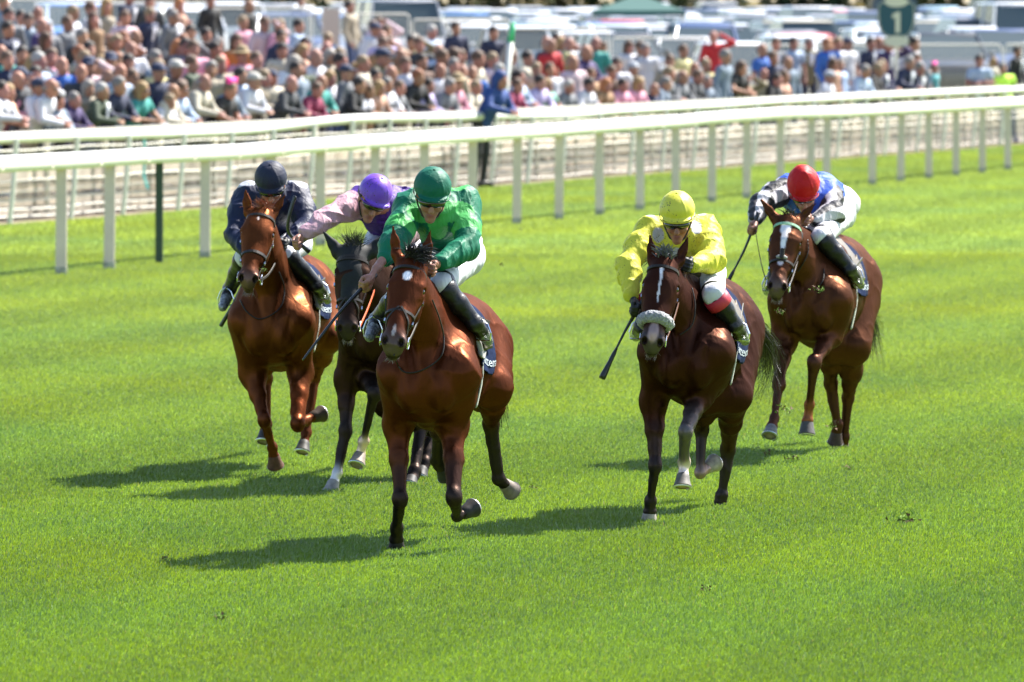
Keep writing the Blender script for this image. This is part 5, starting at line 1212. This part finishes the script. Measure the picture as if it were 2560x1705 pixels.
# crop x y sex hair colour pose garment(s=shirt,t=tee/bare arms,j=jacket with shirt,d=dress) extras(g sunglasses, c cup)
CR = """
0 18 45 m fair greyblue S s;0 60 160 m dark grey S s;0 190 180 m dark paleblue S s;0 372 140 m bald white S s;0 405 255 m bald purple S s;0 118 300 m dark navy S j;0 545 395 w longbrown cream C d;0 505 270 m greycap grey S s;0 725 235 m brown grey S s;0 820 375 m grey black C s c
0 955 95 m brown white S s;0 1055 180 w longbrown tan S d;0 1085 60 w blonde beige S d;0 1222 185 m brown palepink S s;0 1185 400 m red green S j;0 1240 -30 m brown navy S j;0 1392 375 m bald navy S j c;0 1410 140 m fair navy S j g;0 1490 30 m brown charcoal S j;0 1690 175 m grey grey S j g
0 1785 160 m dark white S s;0 1832 55 w ginger peach S d;0 1742 480 w ginger brown S s;0 2095 15 m brown black S s;0 2145 450 w grey coral S t;0 2325 420 w longbrown orange S s;0 185 770 m navycap charcoal S s;0 330 850 m bald white U j;0 75 935 w blonde peach L t;0 192 920 m dark white L s
0 500 890 m navycap white L s;0 610 900 m dark navy S s;0 790 730 m bald charcoal S s;0 1100 730 m bald paleblue S s;0 1300 630 m dark black S s;0 875 880 w longgrey beige S s;0 820 1010 m grey purple L s;0 1075 925 m white green L j;0 1220 860 m grey navy L s;0 1375 790 m brown white L s g
0 1500 905 w blonde teal L t g;0 1700 910 m bald cream L s;0 1830 890 m brown paleblue L s g;0 1570 725 m navycap navy S s;0 1725 690 m whitecap brown S s;0 2050 830 m bald cream L s;0 2190 880 w pinkhat black L t;0 2320 870 m dark greyblue L s;0 255 215 m dark greyblue S s;0 660 130 m fair white S s
0 1945 640 m brown green S s;0 1900 330 m dark grey S s;0 560 1010 m dark greyblue L s;0 1640 1010 m fair white L s;0 950 640 w blonde beige S s;0 2250 640 m fair beige S s;0 330 560 m dark charcoal S s;0 2050 690 m grey beige S s
1 60 770 m dark paleblue L s;1 150 60 m bald black S s;1 235 240 m brown palepink U s g;1 375 260 m fair pink S s;1 672 10 m dark white F s;1 1212 70 m dark beige S s;1 500 375 m dark navy S s;1 600 265 m dark paleblue S s;1 420 510 m dark cream S s;1 50 560 w straw pink S s
1 185 820 m whitecap white L s;1 300 785 m fair beige L s;1 400 780 m navycap cream S s;1 640 520 w blonde peach S t;1 565 840 m bald charcoal L s;1 830 490 m bald white S s;1 940 405 m fair white S s;1 780 665 w longbrown green S s;1 865 570 w longgrey beige S s;1 740 890 m brown wine L s
1 862 830 m bald teal L s;1 975 790 w blonde white L s;1 1090 730 m navycap grey S s;1 1215 850 m dark black L s;1 1290 905 w brown white L t;1 1400 300 m navycap white S s;1 1505 385 m bald lilac S s;1 1475 270 m brown white S s;1 1632 430 w brown paleblue S s;1 1560 550 m brown greyblue S s
1 1700 570 m fair grey S s;1 1510 735 m bald greyblue L s;1 1390 770 m dark royal S t;1 1460 880 w blonde peach L t g;1 1575 860 m grey white L s;1 1655 885 m brown grey L s;1 1860 450 m brown charcoal S s;1 1955 325 m white paleblue S s;1 2245 285 m dark navy S s;1 1850 620 m dark brown S s
1 1825 780 m red black L s;1 1930 860 m dark lilac L s;1 2050 840 m grey grey L s c;1 2060 710 m bald white S s;1 2205 660 m grey beige S s;1 2225 830 w straw pink L s;1 2310 720 m bald peach S s;1 1200 700 w blonde brown S s;1 110 230 w fair pink S s;1 270 600 m brown beige S s
1 680 690 m dark greyblue S s;1 1040 560 m fair black S s;1 1750 650 m brown white S s;1 2110 560 m brown charcoal S s;1 60 420 m grey grey S s;1 1330 640 m fair cream S s
2 190 330 m dark navy S s;2 50 590 m brown cream L s;2 178 600 m fair palepink S s;2 100 730 m bald royal S s;2 240 710 m white beige S s;2 430 525 m dark navy S s;2 565 585 m dark cream S t;2 550 790 m dark paleblue L s;2 720 820 m dark lilac L s;2 830 860 w blonde mint L t g
2 985 870 m white grey L s;2 1125 840 m dark white L s;2 760 425 m bald charcoal S t;2 845 400 m dark greyblue U t;2 1240 475 w longbrown grey S t;2 1520 465 w longbrown white S t;2 1090 630 m bald palepink S s;2 1225 745 m brown tan S s;2 1330 850 w ginger tan L t;2 1490 650 m dark white S s
2 1620 690 m greycap beige S s;2 1795 500 m grey white S s;2 1700 480 w brown charcoal S s;2 2070 515 w brown paleyellow S t;2 1660 840 w blonde pink L s;2 1550 860 m dark pink L s;2 1780 880 m bald navy L s;2 1900 830 m grey greyblue L s;2 1975 730 m fair grey L s;2 2150 780 m bald grey L s
2 2290 775 m brown charcoal L s;2 60 880 m fair cream L s;2 455 860 m brown wine L s;2 1960 620 m brown beige S s;2 640 700 m fair peach S s;2 900 690 m brown white S s;2 1400 720 m brown brown S s;2 1000 620 w blonde palepink S s
3 100 370 m bald red U s;3 90 565 m grey greyblue S s;3 562 500 m bald royal S t;3 710 585 m brown navy S s;3 862 630 m bald greyblue S s;3 310 680 w longbrown black L t;3 395 790 m grey olive U s;3 480 735 m bald beige S s;3 60 655 m fair paleyellow S s;3 835 780 w brown peach L t
3 700 800 m dark black L s;3 95 830 m grey greyblue L s;3 1262 645 w longbrown peach S s;3 1255 780 m greycap white L t;3 1385 655 m brown paleblue S s;3 1515 700 m grey paleblue L s;3 1720 700 m fair black L s;3 1850 680 m fair navy L j;3 2000 630 m grey navy L j;3 2145 690 m grey charcoal L j
3 2130 595 m brown greyblue S s;3 2290 690 w pinkhat turquoise S t;3 -120 700 m red white S s
4 2100 620 w blonde cream S s;4 2290 520 m dark black S j
"""
def build_crowd():
    P, me = proto_people(); r = np.random.default_rng(99); offs = [0, 588, 1176, 1764, 1972]; Z = []; used = {}
    for ent in CR.replace('\n', ';').split(';'):
        t = ent.split()
        if len(t) < 8: continue
        Z.append((offs[int(t[0])]+int(t[1])/4, int(t[2])/4, t[3], t[4], t[5], t[6], t[7], ''.join(t[8:])))
    Z = [z for z in Z]
    def place(px, py, hz, s, lean):
        d0 = D2(px); best = None
        for d in np.arange(d0+(3.2 if lean else 4.6), d0+(7.5 if lean else 70), .25):
            x = GX(px, d); g = float(ground(x, d)); y = (3.1-g-hz*s)*19000/d
            if best is None or abs(y-py) < best[0]: best = (abs(y-py), d, x, g, y)
        return best
    done = []
    def person(px, py, sex, hair_, top, pose, gar, ext, fixed=None, label=None):
        p = P[pose]; s = (1.07 if sex == 'm' else 1.02)*r.uniform(.97, 1.03)
        if fixed: d = fixed; x = GX(px, d); g = float(ground(x, d)); s = (3.1-py*d/19000-g)/p['hd'][2]
        else:
            e, d, x, g, y = place(px, py, p['hd'][2], s, pose == 'L')
            if e > 3: s = np.clip((3.1-py*d/19000-g)/p['hd'][2], .62, 1.2)
        th = r.uniform(.9, 1.3) if pose == 'L' else r.uniform(.15, 1.25)
        if pose in 'UF': th = r.uniform(.1, .7)
        hd = np.array(p['hd']); hx = hd[0]*math.cos(th)-hd[1]*math.sin(th); X = x - hx*s
        root = bpy.data.objects.new('person', None); COL.objects.link(root); root.location = (X, d, g); root.rotation_euler = (r.normal()*.06, r.normal()*.05, th); root.scale = (s, s, s); root.empty_display_size = .2
        def ch(n, data, c, loc=(0, 0, 0), rz=0):
            o = bpy.data.objects.new(n, data); COL.objects.link(o); o.parent = root; o.color = (*c, 1); o.location = loc; o.rotation_euler = (0, 0, rz); return o
        sk = np.array((.30, .145, .10))*r.uniform(.8, 1.2)*np.array([1, r.uniform(.85, 1.05), r.uniform(.8, 1.05)]); ch('body', me[pose+'body'], sk)
        tc = np.array(TC[top])*.68*r.uniform(.85, 1.1)
        if gar == 'd': ch('dress', me[pose+'dress'], tc)
        else:
            ch('jacket' if gar == 'j' else 'top', me[pose+('tee' if gar == 't' else 'top')], tc); tr = [(.03, .035, .06), (.02, .02, .022), (.10, .10, .11), (.30, .25, .18), (.04, .06, .13)][int(r.integers(5))]; ch('trousers', me[pose+'trousers'], tr)
        if gar == 'j': ch('shirt_front', me['shirt'], (.75, .75, .8), (0, p['y'], p['sh']))
        hm, hc, hw = HC[hair_]; tilt = r.uniform(-.3, .3)
        if hm in ('cap', 'hat', 'fascinator'): ch('hair', me['Hshort'], (.12, .08, .05), tuple(hd)); ch('hat', me['H'+hm], hc, tuple(hd))
        else: ch('hood' if hair_ == 'hood' else 'hair', me['H'+hm], hc, tuple(hd), 0)
        if 'g' in ext: ch('sunglasses', me['shades'], (0, 0, 0), tuple(hd))
        if 'c' in ext: ch('cup', me['cup'], (.8, .8, .8), (.14, -.34, 1.30 if pose == 'C' else 1.05))
        who = 'man' if sex == 'm' else 'woman'; tw = TW.get(top, top); gw = dict(s='shirt' if sex == 'm' else 'top', t='short-sleeved top', j='suit jacket', d='dress')[gar]
        pw = dict(L='leaning on the fence', S='standing', F='with folded arms', U='with one arm raised', C='holding a drink')[pose]
        lab = label or f"{who} with {hw} in {tw} {gw}, {pw}"
        root['_pos'] = (px, py); done.append([root, lab, px, py, who, hw, tw, bool(label)]); tag(root, None, 'spectator', 'spectators watching the race')
        return root
    for z in Z: person(*z)
    hk = ['dark', 'brown', 'fair', 'grey', 'white', 'bald', 'blonde', 'longbrown', 'ginger', 'longgrey', 'navycap', 'dark', 'brown', 'red', 'bald']; tk = [k_ for k_ in TC if k_ not in ('turquoise', 'orange', 'hoodblue', 'mint', 'yellow')]+['navy', 'black', 'palepink', 'paleblue', 'white', 'white', 'white', 'pink']+['navy', 'black', 'navy', 'charcoal', 'black', 'white', 'navy', 'greyblue']
    for i in range(70):
        px = r.uniform(0, 1) ** 1.3*1500 if i < 56 else r.uniform(1850, 2330); fy = 560-(px-23)*.0789; row = r.uniform(0, 1); py = (fy-300)*.93 - 22 - row*(95 if px < 1100 else 45)
        py = max(py, 12 if px < 600 else 60 if px < 1200 else 110)
        h_ = hk[int(r.integers(len(hk)))]; sx_ = 'w' if h_ in ('blonde', 'longbrown', 'ginger', 'longgrey', 'straw') else 'm'
        person(px, py, sx_, h_, tk[int(r.integers(len(tk)))], ['S', 'S', 'F', 'C', 'U'][int(r.integers(5))] if row > .25 else 'L', ['s', 's', 't', 'j'][int(r.integers(4))] if sx_ == 'm' else ['s', 't', 'd'][int(r.integers(3))], ['', '', '', 'g'][int(r.integers(4))])
    person(1240, 200, 'm', 'hood', 'hoodblue', 'L', 's', '', 126.2, 'person in a blue hooded coat leaning on the white rail beside the marker pole')
    person(2452, 153, 'm', 'dark', 'paleblue', 'F', 't', '', 163.5, 'man in pale blue short-sleeved shirt, arms folded, standing at the outer rail')
    hv = person(2528, 170, 'm', 'grey', 'navy', 'S', 's', '', 164.5, 'steward in yellow high-visibility vest over navy clothes near right edge')
    vest = bpy.data.objects.new('hi_vis_vest', me['Stee']); COL.objects.link(vest); vest.parent = hv; vest.scale = (1.05, 1.1, 1); vest.color = (.45, .75, .06, 1)
    # labels: unique, neighbours named where looks repeat
    cnt = {}
    for q in done: cnt[q[1]] = cnt.get(q[1], 0)+1
    seen = set()
    for q in done:
        lab = q[1]
        if cnt[lab] > 1 or lab in seen:
            nb = sorted([k for k in done if k is not q], key=lambda k: abs(k[2]-q[2])+1.5*abs(k[3]-q[3]))
            for k in nb[:6]:
                sd_ = 'right of' if q[2] > k[2] else 'left of'; pw = 'leaning' if 'leaning' in lab else 'standing'
                l2 = f"{q[4]} with {q[5]} in {q[6]}, {pw} {sd_} the {k[5].split()[0]}-haired {k[4]} in {k[6]}".replace('bald-haired', 'bald').replace('cap-haired', 'capped')
                l2 = l2.replace('navy-haired', 'navy-capped').replace('white-haired '+k[4], ('white-capped ' if 'cap' in k[5] else 'white-haired ')+k[4]).replace('grey-haired '+k[4], ('grey-capped ' if 'cap' in k[5] else 'grey-haired ')+k[4]).replace('straw-haired', 'straw-hatted').replace('bright-haired', 'pink-hatted').replace('greying-haired', 'greying').replace('blue-haired', 'hooded')
                if l2 not in seen and len(l2.split()) <= 16: break
            lab = l2
        seen.add(lab); q[0]['label'] = lab; del q[0]['_pos']
    print('people', len(done), 'labels', len(seen))
def build_debris():
    r = np.random.default_rng(3); gm = nmat('turf_clump', attr='Col', rough=.9); n = 0
    spots = [(1960, 1022, -.3, .05, 'kicked-up turf clump flying between the forelegs of the rearmost horse'), (2078, 1063, .9, .045, 'grassy divot flying beside the hind feet of the rearmost horse'), (1948, 778, -.2, .03, 'grass tuft flying low across the chest of the rearmost horse'), (2046, 723, -.1, .04, 'grass tuft flying at the shoulder of the rearmost horse'),
             (1255, 660, 0, .018, 'tiny soil fleck in the air over open turf between the riders'), (2263, 1309, None, .07, 'loose dark divot lying on the turf at lower right'), (1975, 1153, None, .05, 'brown earth clod lying on the turf below the rearmost horse'), (660, 674, .0, .02, 'grass wisp below the chin of the chestnut horse'), (1918, 1143, None, .04, 'pale grass clod lying on the turf near the yellow rider')]
    spots += [(1330, 1228, None, .03, 'small dark scuff in the turf between the front horse and yellow rider'), (415, 1410, None, .03, 'small straw-coloured scuff in the turf at lower left'), (2125, 1180, None, .03, 'pale straw scuff in the turf right of the rearmost horse'),
              (545, 1560, None, .035, 'small earthy scuff in the turf near the bottom left'), (2030, 1010, .5, .03, 'grass tuft flying behind the raised foreleg of the rearmost horse'), (1765, 1485, None, .03, 'tiny earthy fleck on open turf at lower right of centre')]
    for px, py, dd, s, lab in spots:
        if dd is None: d = 58900/py; c = np.array([GX(px, d), d, .03])
        else: d = (50.9 if px > 1500 else 48.2)+dd-.4; c = W(px, py, d)
        V, F, C = [], [], []; k = 46
        for i in range(k):
            p = c + r.normal(size=3)*s*.45*np.array([1.2, 1, .6]); a = nrm(r.normal(size=3))*s*r.uniform(.25, .7); b = nrm(np.cross(a, r.normal(size=3)))*s*.09*(3 if i < 12 else 1); n0 = len(V); V += [p-b, p+b, p+a]; F.append((n0, n0+1, n0+2)); col = (.10, .055, .03) if i < 12 else (.14, .24, .03); C += [col]*3
        o = mesh_np('turf_divot', V, F, gm, None, False, np.array(C), None); o.location = (0, 0, 0); tag(o, lab, 'divot', 'kicked-up divots of turf')
build_ground(); build_grass(); build_rails(); build_cars(); build_trees(); build_crowd()
HS = run_horses(); run_riders(HS); build_debris()
